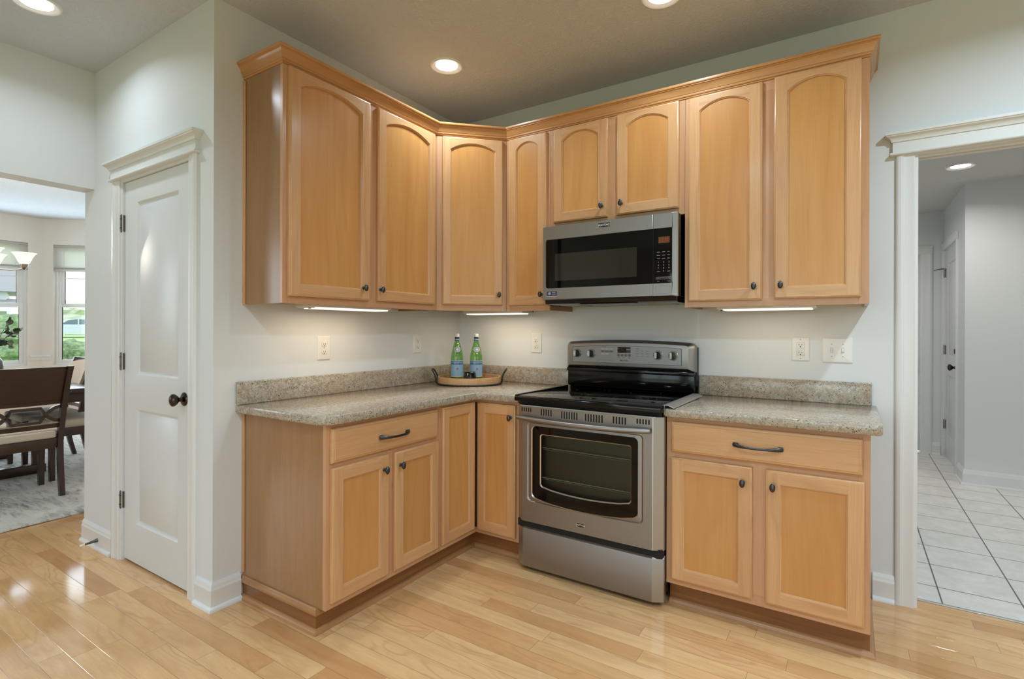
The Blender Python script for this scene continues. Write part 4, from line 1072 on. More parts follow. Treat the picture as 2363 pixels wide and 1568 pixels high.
b.loft([rrect(MX0 + .003, MX1 - .026, MZ0 + .004, MZ1 - .003, .004, MY), rrect(GX0 - .0015, GX1 + .0015, GZ0 - .002, GZ1 + .002, .009, MY)], M_STEEL, 'x', True, False, False)
b.loft([rrect(GX0 - .0015, GX1 + .0015, GZ0 - .002, GZ1 + .002, .009, MY), rrect(GX0, GX1, GZ0, GZ1, .008, MY + .003)], M_CHROME, 'x', True, False, False)
fr = b.build('front_frame', mwv, 6)
SX = 1.5665
b = MB(); b.box(SX - .0008, SX + .0008, MY - .0004, MY + .001, MZ0 + .004, GZ0 - .002, M_DARK); b.box(SX - .0035, SX - .0012, MY - .0005, MY + .001, MZ0 + .004, GZ0 - .002, M_CHROME); b.build('door_seam', fr); b = MB(); b.box(SX - .0008, SX + .0008, MY - .0004, MY + .001, GZ1 + .002, MZ1 - .003, M_DARK)
b.box(SX - .0035, SX - .0012, MY - .0005, MY + .001, GZ1 + .002, MZ1 - .003, M_CHROME)
b.build('door_seam', fr)
b = MB()
gd = rrect(GX0, GX1, GZ0, GZ1, .008, MY + .003)
b.add(gd, [tuple(range(len(gd)))], M_BLKG, 'x')
b.box(SX - .0006, SX + .0006, MY + .0020, MY + .0035, GZ0 + .001, GZ1 - .001, M_DARK)
gls = b.build('glass_front', mwv)
b = MB(); b.add([(1.0010, MY + .0026, 1.5475), (1.4805, MY + .0026, 1.5475), (1.4805, MY + .0026, 1.7010), (1.0010, MY + .0026, 1.7010)], [(0, 1, 2, 3)], plain('viewing_screen', S(44, 40, 34), 0.05), 'x'); b.build('viewing_window', gls)
cp = MB(); yq = MY + .0024
cp.box(1.5930, 1.6500, yq - .0004, yq, 1.7095, 1.7415, M_AMBERBG)
cp.text('12:10', .0235, M_AMBER, T(1.6225, yq - .0008, 1.7255) @ FRONT, 0)
cp.build('clock_display', gls)
b = MB()
for r, row in enumerate(('123', '456', '789', ' 0 ')):
    for c_, ch in enumerate(row):
        if ch != ' ': b.text(ch, .0105, M_MARKL, T(1.5935 + c_ * .0265, yq - .0006, 1.6135 - r * .0152) @ FRONT, 0)
b.build('number_keys', gls); b = MB()
for r in range(3):
    for c_ in range(3): b.box(1.5855 + c_ * .0265, 1.6010 + c_ * .0265 - .003 * (c_ == 2), yq - .0005, yq, 1.6640 - r * .0165, 1.6660 - r * .0165, M_MARKL)
b.build('function_keys', gls); b = MB()
for c_ in (0, 2): b.box(1.5860 + c_ * .0265, 1.6010 + c_ * .0265, yq - .0005, yq, 1.5660, 1.5678, M_MARKL)
for c_ in range(3):
    x0 = 1.5805 + c_ * .0272
    for q in ((x0, x0 + .0245, 1.5385, 1.5393), (x0, x0 + .0245, 1.5275, 1.5283), (x0, x0 + .0008, 1.5275, 1.5393), (x0 + .0237, x0 + .0245, 1.5275, 1.5393), (x0 + .005, x0 + .0195, 1.5325, 1.5340)): b.box(q[0], q[1], yq - .0005, yq, q[2], q[3], M_MARKL)
for c_ in (0, 2): b.box(1.5870 + c_ * .0265, 1.5980 + c_ * .0265, yq - .0005, yq, 1.5165, 1.5180, M_MARKL)
b.build('control_keys', gls)
b = MB()
for q in ((1.5800, 1.6580, 1.4930, 1.4936), (1.5800, 1.6580, 1.4548, 1.4554), (1.5800, 1.5806, 1.4548, 1.4936), (1.6574, 1.6580, 1.4548, 1.4936)): b.box(q[0], q[1], MY - .0006, MY, q[2], q[3], M_BTN)
b.build('open_button', fr)
b = MB(); bx, bz = 1.2995, 1.8320
bo = [(bx - .037, bz + .0150), (bx + .037, bz + .0150), (bx + .037, bz - .0105), (bx, bz - .0150), (bx - .037, bz - .0105)]
b.loft([[(p[0], y, p[1]) for p in bo] for y in (MY, MY - .0022)], M_CHROME, 'x')
b.loft([[(bx + (p[0] - bx) * .92, y, bz + .0007 + (p[1] - bz) * .80) for p in bo] for y in (MY - .0022, MY - .0026)], M_DARK, 'x')
b.text('MAYTAG', .0160, M_PLATE, T(bx, MY - .0029, bz + .0012) @ FRONT, 0, bold=True)
b.build('badge', mwv)
b = MB(); b.box(.9510, 1.0150, MY - .0006, MY, 1.4605, 1.4885, M_LABELB); b.box(.9510, 1.0150, MY - .0007, MY, 1.4605, 1.4635, M_LABELW)
b.text('10', .0200, M_PLATE, T(.9655, MY - .0010, 1.4765) @ FRONT, 0, bold=True); b.text('YEAR', .0095, M_PLATE, T(.9955, MY - .0010, 1.4825) @ FRONT, 0)
b.box(.9825, 1.0095, MY - .0009, MY, 1.4730, 1.4745, M_MARKL); b.box(.9825, 1.0095, MY - .0009, MY, 1.4685, 1.4698, M_MARKL)
b.build('warranty_sticker', mwv)
b = MB()
for x in (1.05, 1.56): b.box(x - .06, x + .06, -.30, -.12, MZ0 - .0295, MZ0 - .0275, M_MARKL, 'x', .001)
b.box(1.14, 1.47, -.38, -.345, MZ0 - .0295, MZ0 - .0270, M_BTN, 'x', .001)
b.build('underside_vent', mwv)

# ------------------------------------------------------------------ under-cabinet lights
def uc_light(label, loc, rz, L, D=.125, pw=1.3):
    t = thing('under_cabinet_light', label, 'under-cabinet light', loc, rz, 'under-cabinet light bars'); Wm = parent_world(t)
    b = MB(); b.box(0, L, 0, D, .004, .0265, M_UCBOX, 'x', .002, Wm); b.build('housing', t)
    b = MB(); b.box(.030, L - .018, .003, D - .020, -.0030, .0045, M_UCL, 'x', .002, Wm); b.build('diffuser', t)
    b = MB(); b.box(.004, .026, .012, D - .012, .000, .005, M_UCBOX, 'x', .0015, Wm); b.box(.012, .018, .030, .044, -.0035, .001, M_DARK, 'x', 0, Wm); b.build('switch', t)
    la = bpy.data.lights.new('under_cabinet_lamp', 'AREA'); la.shape = 'RECTANGLE'; la.size = L - .06; la.size_y = D - .03; la.energy = pw * L / .46; la.color = (1.0, .78, .53)
    o = bpy.data.objects.new('under_cabinet_lamp', la); COL.objects.link(o); o.parent = t; o.location = (L / 2, D / 2 - .008, -.0055)
    return t
ZL = 1.3715
uc_light('white under-cabinet light bar above the left counter, below the two-door left cabinet', (.280, -1.465, ZL), PI / 2, .505)
uc_light('white under-cabinet light bar below the corner wall cabinet, above the tray', (.245, -.280, ZL), 0, .465)
uc_light('white under-cabinet light bar over the right counter, below the tall right cabinet', (1.850, -.284, ZL), 0, .430, pw=.6)

# ------------------------------------------------------------------ outlets and switches (local: plate in xz facing -y)
def plate(b, W_, H_, Wm):
    def R(i, y): return rrect(-W_ / 2 + i, W_ / 2 - i, -H_ / 2 + i, H_ / 2 - i, .004, y)
    b.loft([R(0, 0), R(0, -.0030), R(.0035, -.0058), R(.006, -.0062)], M_PLATE, 'z', True, True, True, Wm)
def slot3(b, cz, Wm, y=-.0088):
    for x, h in ((-.0063, .0042), (.0063, .0036)): b.box(x - .0011, x + .0011, y - .0003, y + .002, cz + .0020 - h, cz + .0020 + h, M_SLOT, 'z', 0, Wm)
    b.lathe([(.0030, -.0003), (.0030, .002)], M_SLOT, 12, Wm @ T(0, y + .0015, cz - .0085) @ Matrix.Rotation(PI / 2, 4, 'X'))
def duplex(label, loc, rz, W_=.080, H_=.128):
    t = thing('duplex_outlet', label, 'outlet', loc, rz, 'duplex outlets'); Wm = parent_world(t)
    b = MB(); plate(b, W_, H_, Wm); b.build('cover_plate', t)
    for cz in (.0205, -.0205):
        b = MB()
        def oct_(r, y): return [(max(-.0165, min(.0165, 1.18 * r * math.cos(2 * PI * i / 28))) , y, cz + max(-.0140, min(.0140, r * math.sin(2 * PI * i / 28)))) for i in range(28)]
        b.loft([oct_(.0172, -.0060), oct_(.0172, -.0064)], M_OUTL, 'z', True, False, True, Wm)
        b.loft([oct_(.0158, -.0062), oct_(.0158, -.0084), oct_(.0150, -.0088)], M_PLATE, 'z', True, False, True, Wm)
        slot3(b, cz, Wm); b.build('receptacle', t)
    b = MB(); b.lathe([(.003, -.001), (.003, .001), (.001, .0015)], M_OUTL, 12, Wm @ T(0, -.006, 0) @ Matrix.Rotation(PI / 2, 4, 'X')); b.build('screw', t)
    return t
duplex('white duplex outlet on the left wall under the nearer light bar', (0, -1.1858, 1.168), PI / 2, .0815, .130)
duplex('white duplex outlet on the left wall, close to the corner and bottles', (0, -.4527, 1.1765), PI / 2, .0785, .1255)
duplex('white duplex outlet on the range wall left of the range', (.6493, 0, 1.1822), 0, .0805, .129)
t = thing('gfci_outlet', 'white rectangular safety outlet on the wall right of the range', 'outlet', (2.1975, 0, 1.1776)); Wm = parent_world(t)
b = MB(); plate(b, .0795, .121, Wm); b.build('cover_plate', t)
b = MB(); b.box(-.0178, .0178, -.0066, -.002, -.0338, .0338, M_OUTL, 'z', 0, Wm); b.box(-.0168, .0168, -.0080, -.002, -.0328, .0328, M_PLATE, 'z', .001, Wm)
slot3(b, .0200, Wm, -.0080); slot3(b, -.0200, Wm, -.0080); b.build('receptacle', t)
for z in (.0045, -.0045):
    b = MB(); b.box(-.0085, .0085, -.0088, -.006, z - .0036, z + .0036, M_PLATE, 'x', .0008, Wm); b.box(-.009, .009, -.0082, -.006, z - .0041, z + .0041, M_OUTL, 'x', 0, Wm); b.build('test_button', t)
for z in (.0475, -.0475):
    b = MB(); b.lathe([(.0032, -.001), (.0032, .001), (.001, .0015)], M_OUTL, 12, Wm @ T(0, -.006, z) @ Matrix.Rotation(PI / 2, 4, 'X')); b.build('screw', t)
t = thing('light_switch', 'white double toggle switch plate beside the hall doorway', 'light switch', (2.3555, 0, 1.1742)); Wm = parent_world(t)
b = MB(); plate(b, .1285, .1225, Wm); b.build('cover_plate', t)
for x, s_ in ((-.0235, 1), (.0235, -1)):
    b = MB(); b.box(x - .0058, x + .0058, -.0068, -.003, -.0125, .0125, M_OUTL, 'z', 0, Wm); b.box(x - .0042, x + .0042, -.0150, -.004, .001 if s_ > 0 else -.0075, .0085 if s_ > 0 else .0, M_PLATE, 'z', .001, Wm)
    b.box(x - .0046, x + .0046, -.0078, -.004, -.0110, .0110, M_PLATE, 'z', .001, Wm); b.build('toggle', t)
for x in (-.0235, .0235):
    for z in (.030, -.030):
        b = MB(); b.lathe([(.0028, -.001), (.0028, .001), (.001, .0015)], M_OUTL, 12, Wm @ T(x, -.006, z) @ Matrix.Rotation(PI / 2, 4, 'X')); b.build('screw', t)

# ------------------------------------------------------------------ recessed ceiling lights
def can_light(label, loc, r=.098, power=7.0, proto=None):
    t = thing('recessed_light', label, 'ceiling light', loc, 0, 'recessed ceiling lights'); Wm = parent_world(t)
    b = MB(); b.lathe([(r, 0), (r, -.004), (r * .97, -.0085), (r * .92, -.0105), (r * .87, -.0095), (r * .80, -.0065), (r * .66, -.0022)], M_LIGHTW, 48, Wm, False, False); b.build('trim_ring', t)
    b = MB(); b.lathe([(r * .66, -.0020), (r * .64, -.0026), (.001, -.0030)], M_LENS, 40, Wm, False, True); b.build('lens', t)
    l = bpy.data.lights.new('recessed_lamp', 'AREA'); l.shape = 'DISK'; l.size = r * 1.1; l.energy = power; l.color = (.76, .90, 1.0) if loc[1] < 0 else (1.0, .97, .92); l.spread = math.radians(150)
    o = bpy.data.objects.new('recessed_lamp', l); COL.objects.link(o); o.parent = t; o.location = (0, 0, -.0045)
    return t
can_light('round recessed ceiling light above the corner wall cabinet', (.4847, -.7355, CEIL), .093)
can_light('round recessed ceiling light above the range, cut by the top frame edge', (1.700, -.700, CEIL), .093)
can_light('round recessed ceiling light near the dining opening, at the top left', (-.735, -2.195, CEIL), .093, 5.0)
can_light('round recessed light in the hall ceiling beyond the doorway', (3.088, 2.056, 2.50), .090, 8.0)
for x, y, pw in ((1.70, -2.9, 15), (3.2, -1.0, 24), (3.2, -2.9, 20), (.45, -3.9, 18), (2.4, -5.2, 14), (4.6, -2.9, 38), (4.3, 1.3, 9), (2.3, 3.1, 6)):  # unseen fill lamps added under the ceilings to brighten kitchen and hall
    l = bpy.data.lights.new('ceiling_fill_lamp', 'AREA'); l.shape = 'DISK'; l.size = .11; l.energy = pw; l.color = (.69, .865, 1.0) if y < 0 else (1.0, .97, .92); l.spread = math.radians(160)
    o = bpy.data.objects.new('ceiling_fill_lamp', l); COL.objects.link(o); o.location = (x, y, (CEIL if y < 0 else 2.50) - .012)

# door stop on the baseboard
t = thing('door_stop', 'rigid bronze door stop with white tip on the baseboard left of the pantry door', 'door stop', (-1.224, YP - .014, .052)); Wm = parent_world(t)
b = MB(); b.lathe([(.0125, 0), (.0115, .004), (.0085, .020), (.006, .045), (.0048, .064)], M_HINGE, 14, Wm @ Matrix.Rotation(PI / 2 + .10, 4, 'X')); b.build('post', t)
b = MB(); b.lathe([(.0062, .060), (.0068, .064), (.0070, .076), (.0055, .082), (.0, .083)], M_PLATE, 14, Wm @ Matrix.Rotation(PI / 2 + .10, 4, 'X')); b.build('rubber_tip', t)

# ------------------------------------------------------------------ tray with bottles, glasses and candle
TC = (.301, -.276)
t = thing('serving_tray', 'round pale wood tray with black metal ring and two loop handles, in the counter corner', 'tray', (TC[0], TC[1], ZCT)); Wm = parent_world(t)
b = MB(); rr_ = .206
b.lathe([(.001, .0105), (rr_ - .012, .0105), (rr_ - .010, .018), (rr_ - .009, .049), (rr_ - .006, .051), (rr_ - .001, .050), (rr_, .047), (rr_ + .0005, .012), (rr_ - .001, .0045), (.001, .0045)], M_TRAY, 64, Wm, False, False); b.build('tray_body', t, 40)
b = MB()
n = 56
b.tube([((rr_ + .003) * math.cos(2 * PI * i / n), (rr_ + .003) * math.sin(2 * PI * i / n), .0055) for i in range(n)], .0052, M_IRON, 8, Wm, closed=True); b.build('metal_ring', t)
for k in (-1, 1):
    b = MB(); a0 = math.radians(32.9) + (PI if k < 0 else 0)
    R = Wm @ RZ(a0)
    pts = []
    for (rad_, lat, z) in ((rr_ + .004, -.045, .006), (rr_ + .008, -.045, .020), (rr_ + .010, -.045, .045), (rr_ + .020, -.043, .070), (rr_ + .032, -.038, .088), (rr_ + .037, -.026, .096), (rr_ + .038, 0, .098),
                           (rr_ + .037, .026, .096), (rr_ + .032, .038, .088), (rr_ + .020, .043, .070), (rr_ + .010, .045, .045), (rr_ + .008, .045, .020), (rr_ + .004, .045, .006)):
        pts.append((rad_, lat, z))
    b.tube(pts, .0048, M_IRON, 8, R); b.build('handle', t)
ZT = ZCT + .0108
FACE = math.atan2(CAM.y + .27, CAM.x - .27)     # towards the viewer's side of the room
def water_bottle(label, x, y, rot=0.0):
    t = thing('water_bottle', label, 'bottle', (x, y, ZT), FACE + rot, 'green water bottles on the tray'); Wm = parent_world(t)
    PR = [(.001, .004), (.030, .001), (.0385, .006), (.0405, .016), (.0408, .120), (.0405, .160), (.0385, .178), (.0335, .202), (.0270, .228), (.0205, .250), (.0160, .266), (.0140, .280), (.0136, .300)]
    b = MB(); b.lathe(PR, M_GREEN, 36, Wm, False, False); bo_ = b.build('glass', t, 60)
    b = MB(); b.lathe([(.0140, .296), (.0150, .297), (.0156, .300), (.0156, .314), (.0140, .317), (.001, .3175)], M_CAPW, 24, Wm, True, True); b.build('cap', t)
    b = MB(); b.lathe([(.0152, .272), (.0150, .292)], M_LABELB, 24, Wm, False, False); b.lathe([(.0153, .276), (.0152, .284)], M_LABEL, 24, Wm, False, False); b.lathe([(.0146, .2925), (.0145, .2965)], M_DARK, 24, Wm, False, False); b.build('neck_label', t)
    b = MB()
    def wrap(r, u, z): a = u / r; return (r * math.cos(a), r * math.sin(a), z)
    RL = .0412
    b.lathe([(RL, .038), (RL, .141)], M_LABEL, 36, Wm, False, False)
    for z0, z1 in ((.0365, .0395), (.1395, .1425)): b.lathe([(RL + .0002, z0), (RL + .0002, z1)], M_LABELW, 36, Wm, False, False)
    b.lathe([(RL + .0001, .1345), (RL + .0001, .1375)], M_LABELB, 36, Wm, False, False)
    b.text('S.PELLEGRINO', .0182, M_LABELB, Wm, warp=lambda u, v: wrap(RL + .0006, u * .98, .121 + v), bold=True)
    st = []
    for i in range(10): q = (.0105 if i % 2 == 0 else .0042); a = PI / 2 + 2 * PI * i / 10; st.append(wrap(RL + .0006, q * math.cos(a), .088 + q * math.sin(a)))
    b.add([wrap(RL + .0006, 0, .088)] + st, [(0, 1 + i, 1 + (i + 1) % 10) for i in range(10)], M_LABELR, 'z', Wm)
    b.build('body_label', t)
    b = MB()
    def on_neck(u, v):   # oval badge on the sloping shoulder
        z = .215 + v; r = .0302 + (.215 - z) * .255 + .0008; a = u / r; return (r * math.cos(a), r * math.sin(a), z)
    for q, m_, e_ in ((1.0, M_LABELW, 0), (.86, M_LABELG, .0004), (.40, M_LABELW, .0007)):
        ring = []
        for i in range(24):
            a = 2 * PI * i / 24; p = on_neck(.0225 * q * math.cos(a), .0165 * q * math.sin(a)); k_ = 1 + e_ / .03; ring.append((p[0] * k_, p[1] * k_, p[2]))
        c0 = on_neck(0, 0); b.add([(c0[0] * (1 + e_ / .03), c0[1], c0[2])] + ring, [(0, 1 + i, 1 + (i + 1) % 24) for i in range(24)], m_, 'z', Wm)
    b.build('shoulder_badge', t)
    return t
water_bottle('green glass sparkling water bottle on the tray, the left one of the pair', .221, -.308, .08)
water_bottle('green glass sparkling water bottle on the tray, the right one of the pair', .3275, -.2395, .14)
t = thing('candle', 'small black glass candle upside-tapered on the tray, in front of the bottles', 'candle', (.383, -.380, ZT)); Wm = parent_world(t)
b = MB(); b.lathe([(.001, 0), (.043, 0), (.0455, .003), (.045, .012), (.0375, .072), (.0350, .0765), (.0305, .0785), (.001, .0785)], M_CANDLE, 36, Wm, False, False); o = b.build('candle_glass', t, 40)
b = MB()
def onc(u, v): z = .030 + v; r = .0455 - (z - .01) * .121 + .0006; a = u / r + FACE + .25; return (r * math.cos(a), r * math.sin(a), z)
for z0, w_ in ((.034, .020), (.027, .014)):
    pts = [onc(-w_ / 2 + w_ * i / 6, z0 - .030 + q) for q in (0, .0022) for i in range(7)]
    b.add(pts, [(i, i + 1, i + 8, i + 7) for i in range(6)], M_LABELB, 'z', Wm)
b.build('label', t)
def tumbler(label, x, y):
    t = thing('drinking_glass', label, 'glass', (x, y, ZT), 0, 'clear glasses on the tray'); Wm = parent_world(t)
    b = MB(); b.lathe([(.001, .001), (.028, .0), (.033, .004), (.040, .030), (.0425, .060), (.041, .090), (.0385, .112), (.0372, .112), (.0395, .090), (.041, .060), (.0385, .031), (.031, .008), (.001, .006)], M_CLEAR, 32, Wm, False, False); b.build('bowl', t, 60)
tumbler('clear stemless glass half hidden behind the left water bottle', .1550, -.2430)
tumbler('clear stemless glass half hidden behind the right water bottle', .2910, -.1560)

# ------------------------------------------------------------------ dining room
t = thing('rug', 'grey distressed area rug under the dining table', 'rug', (-3.75, -1.75, 0))
b = MB()
FX = (0, .03, .07, .5, 1.0); nx, ny = 4, 22
x0, x1, y0, y1 = -2.005, -5.55, -3.3, -.25
v = []; f = []
for i in range(nx + 1):
    for j in range(ny + 1):
        y = y0 + (y1 - y0) * j / ny
        x = x0 + (x1 - x0) * FX[i] + (.012 * math.sin(y * 5.0) if i == 0 else 0)
        z = .010 + (.004 if i else 0) * 0 + (.006 * math.exp(-((y + 1.86) / .09) ** 2) * (1, .5, 0, 0, 0)[i])
        v.append((x, y, z))
for i in range(nx):
    for j in range(ny): f.append((i * (ny + 1) + j, (i + 1) * (ny + 1) + j, (i + 1) * (ny + 1) + j + 1, i * (ny + 1) + j + 1))
b.add(v, f, M_RUG, 'x')
ed_ = [v[j] for j in range(ny + 1)]
b.loft([[(p[0], p[1], p[2]) for p in ed_], [(p[0] + .001, p[1], max(p[2] - .009, .001)) for p in ed_]], M_RUG, 'x', False, False, False)
b.build('pile', t)

RUGZ = .0105
t = thing('dining_table', 'dark espresso wood dining table in the bay', 'dining table', (-4.0, -1.76, RUGZ))
b = MB(); b.box(-4.95, -3.08, -2.38, -1.14, .722, .762, M_DWOOD, 'x', .006); b.build('tabletop', t)
b = MB(); b.box(-4.85, -3.16, -2.30, -1.22, .640, .722, M_DWOOD, 'x', .003); b.build('apron', t)
for x in (-4.48, -3.56):
    b = MB(); b.box(x - .07, x + .07, -1.83, -1.69, RUGZ + .075, .641, M_DWOOD, 'z', .008); b.build('leg', t)
    b = MB(); b.box(x - .05, x + .05, -2.14, -1.38, RUGZ + .0005, RUGZ + .08, M_DWOOD, 'y', .012); b.build('foot', t)

def dining_chair(label, loc, rz):
    """local: faces +x, seat post line at x=0"""
    t = thing('dining_chair', label, 'dining chair', loc, rz, 'dining chairs around the table'); Wm = parent_world(t)
    for k in (-1, 1):
        b = MB(); P = [(-.075, .197, .0), (-.045, .200, .12), (-.015, .203, .27), (0, .206, .40), (-.004, .212, .50), (-.028, .222, .70), (-.070, .232, .88), (-.105, .238, .975)]
        rings = []
        for x, y, z in P:
            w_ = .021 if z > .3 else .0165 + .015 * z; d_ = .017
            rings.append([(x + a * w_, k * y + c_ * d_, z) for a, c_ in ((-1, -1), (1, -1), (1, 1), (-1, 1))])
        b.loft(rings, M_DWOOD, 'z', M=Wm); b.build('leg', t, 25)
        b = MB(); b.loft([[(x + a * w_, k * .205 + c_ * w_, z) for a, c_ in ((-1, -1), (1, -1), (1, 1), (-1, 1))] for x, z, w_ in ((.405, 0, .017), (.405, .43, .022))], M_DWOOD, 'z', M=Wm); b.build('leg', t)
    b = MB()
    for q in ((-.012, .012, -.19, .19), (.395, .418, -.19, .19)): b.box(*q, .355, .428, M_DWOOD, 'y', .003, Wm)
    for k in (-1, 1): b.box(0, .41, k * .205 - .011, k * .205 + .011, .355, .428, M_DWOOD, 'x', .003, Wm)
    b.build('seat_frame', t)
    b = MB(); b.box(.022, .445, -.232, .232, .425, .492, M_CREAM, 'x', .026, Wm, 4); b.box(-.012, .05, -.185, .185, .428, .482, M_CREAM, 'x', .016, Wm, 3); b.build('seat_cushion', t, 50)
    def bx(z): return -.004 - (z - .50) * .12 if z < .70 else -.028 - (z - .70) * .28
    def curved(b, z0, z1, hw0, hw1, th, mat, fr=0.0, n=12, sag=.028, dome=0.0):
        ring0 = []
        R = []
        for i in range(n + 1):
            u = -1 + 2 * i / n; col_ = []
            off = -sag * (1 - u * u)
            zt = z1 - dome * u * u
            R.append([(bx(z0) + off + fr, u * hw0, z0), (bx(zt) + off + fr, u * hw1, zt), (bx(zt) + off + fr + th, u * hw1, zt), (bx(z0) + off + fr + th, u * hw0, z0)])
        b.loft(R, mat, 'y', M=Wm)
    b = MB(); curved(b, .700, .972, .212, .226, .018, M_DWOOD); curved(b, .690, .716, .214, .214, .024, M_DWOOD, -.003); b.build('back_panel', t, 28)
    b = MB(); curved(b, .725, .955, .185, .200, .026, M_CREAM, .018, dome=.03); b.build('back_pad', t, 40)
    b = MB(); curved(b, .508, .540, .206, .208, .020, M_DWOOD, 0, sag=.020); b.build('lower_rail', t, 28)
    b = MB()
    def lat(pts): b.tube([(bx(z) - .022 * (1 - (y / .21) ** 2) + .008, y, z) for y, z in pts], .0125, M_DWOOD, 4, Wm, square=True, flat=.8)
    lat([(-.108, .612), (-.082, .662), (.082, .662), (.108, .612), (.082, .560), (-.082, .560), (-.108, .612)])
    for k in (-1, 1):
        lat([(k * .108, .612), (k * .135, .640), (k * .165, .660), (k * .212, .672)]); lat([(k * .108, .612), (k * .135, .586), (k * .165, .568), (k * .210, .560)])
    b.build('back_lattice', t, 30)
    return t
dining_chair('dark wood dining chair with its lattice back towards the kitchen', (-2.585 - .075, -1.745, RUGZ), PI)
dining_chair('dark wood dining chair at the table side, half hidden by the wall edge', (-3.33, -1.05, RUGZ), -PI / 2)
dining_chair('dark wood dining chair with cream back pad at the far side of the table', (-3.955, -1.06, RUGZ), -PI / 2)

t = thing('vase', 'rounded grey ceramic vase on the dining table', 'vase', (-4.02, -1.635, .762 + .0005)); Wm = parent_world(t)
b = MB(); b.lathe([(.001, 0), (.060, 0), (.074, .02), (.088, .10), (.092, .17), (.086, .215), (.066, .246), (.044, .256), (.040, .262), (.042, .270), (.036, .268), (.034, .25), (.001, .20)], M_VASE, 32, Wm, False, False); b.build('vessel', t, 50)
def branch(label, base_, tip, sag, seed, n=11):
    rnd = random.Random(seed)
    t = thing('eucalyptus_branch', label, 'branch', base_, 0, 'eucalyptus branches in the vase')
    A, Z_ = Vector(base_), Vector(tip); pts = [A.lerp(Z_, i / 10) + Vector((0, 0, sag * math.sin(PI * i / 10))) for i in range(11)]
    b = MB(); b.tube(pts, [.004 - .0028 * i / 10 for i in range(11)], M_TWIG, 6); b.build('stem', t)
    for k in range(n):
        s_ = .35 + .65 * k / (n - 1); p = A.lerp(Z_, s_) + Vector((0, 0, sag * math.sin(PI * s_)))
        d = Vector((rnd.uniform(-1, 1), rnd.uniform(-1, 1), rnd.uniform(-.7, .7))).normalized(); L = rnd.uniform(.045, .065)
        w_ = d.cross(Vector((rnd.uniform(-1, 1), rnd.uniform(-1, 1), rnd.uniform(-1, 1)))).normalized(); nn = d.cross(w_)
        ring = [p + d * (L * .55 + L * .5 * math.cos(2 * PI * i / 12)) + w_ * (L * .40 * math.sin(2 * PI * i / 12)) - nn * (.006 * math.cos(4 * PI * i / 12)) for i in range(12)]
        b = MB(); b.add(ring + [p + d * L * .55 + nn * .006], [(i, (i + 1) % 12, 12) for i in range(12)], M_LEAF, 'z'); b.build('leaf', t, 60)
VT = (-4.02, -1.635, 1.00)
branch('eucalyptus branch arching right out of the grey vase', VT, (-3.93, -1.455, 1.262), .05, 3)
branch('eucalyptus branch rising steeply from the grey vase', VT, (-4.00, -1.50, 1.36), .02, 8)
branch('eucalyptus branch leaning left out of the grey vase', VT, (-4.10, -1.78, 1.33), .04, 5)
branch('eucalyptus branch drooping low beside the grey vase', VT, (-3.97, -1.49, 1.12), .09, 12, 8)

# chandelier
CC = Vector((-3.67, -1.785, 0)); 
t = thing('chandelier', 'five-arm nickel chandelier with lit frosted bell shades over the dining table', 'chandelier', (CC.x, CC.y, 1.78)); Wm = parent_world(t)
b = MB(); b.lathe([(.001, -.04), (.018, -.035), (.030, 0), (.022, .03), (.012, .06), (.012, .30), (.022, .33), (.010, .36), (.006, .38), (.006, .93), (.060, .945), (.065, .985), (.001, .986)], M_NICKEL, 20, Wm, False, False); b.build('column', t)
for k in range(5):
    a = math.radians(75 + 72 * k); R = Wm @ RZ(a)
    b = MB(); b.tube([(.02, 0, .05), (.06, 0, .015), (.12, 0, -.008), (.19, 0, -.012), (.25, 0, -.002), (.283, 0, .012)], .0055, M_NICKEL, 8, R)
    b.lathe([(.001, -.006), (.008, 0), (.018, .012), (.026, .026), (.030, .050), (.024, .052)], M_NICKEL, 20, R @ T(.283, 0, .0)); b.build('arm', t)
    b = MB(); b.lathe([(.030, .046), (.040, .062), (.050, .085), (.060, .110), (.073, .132), (.086, .143), (.084, .144), (.071, .134), (.057, .110), (.040, .07), (.012, .05)], M_SHADE, 28, R @ T(.283, 0, .0), False, False); b.build('glass_shade', t, 60)
l = bpy.data.lights.new('chandelier_lamp', 'POINT'); l.energy = 75; l.color = (1, .93, .84); l.shadow_soft_size = .2
o = bpy.data.objects.new('chandelier_lamp', l); COL.objects.link(o); o.parent = t; o.location = (0, 0, .32)

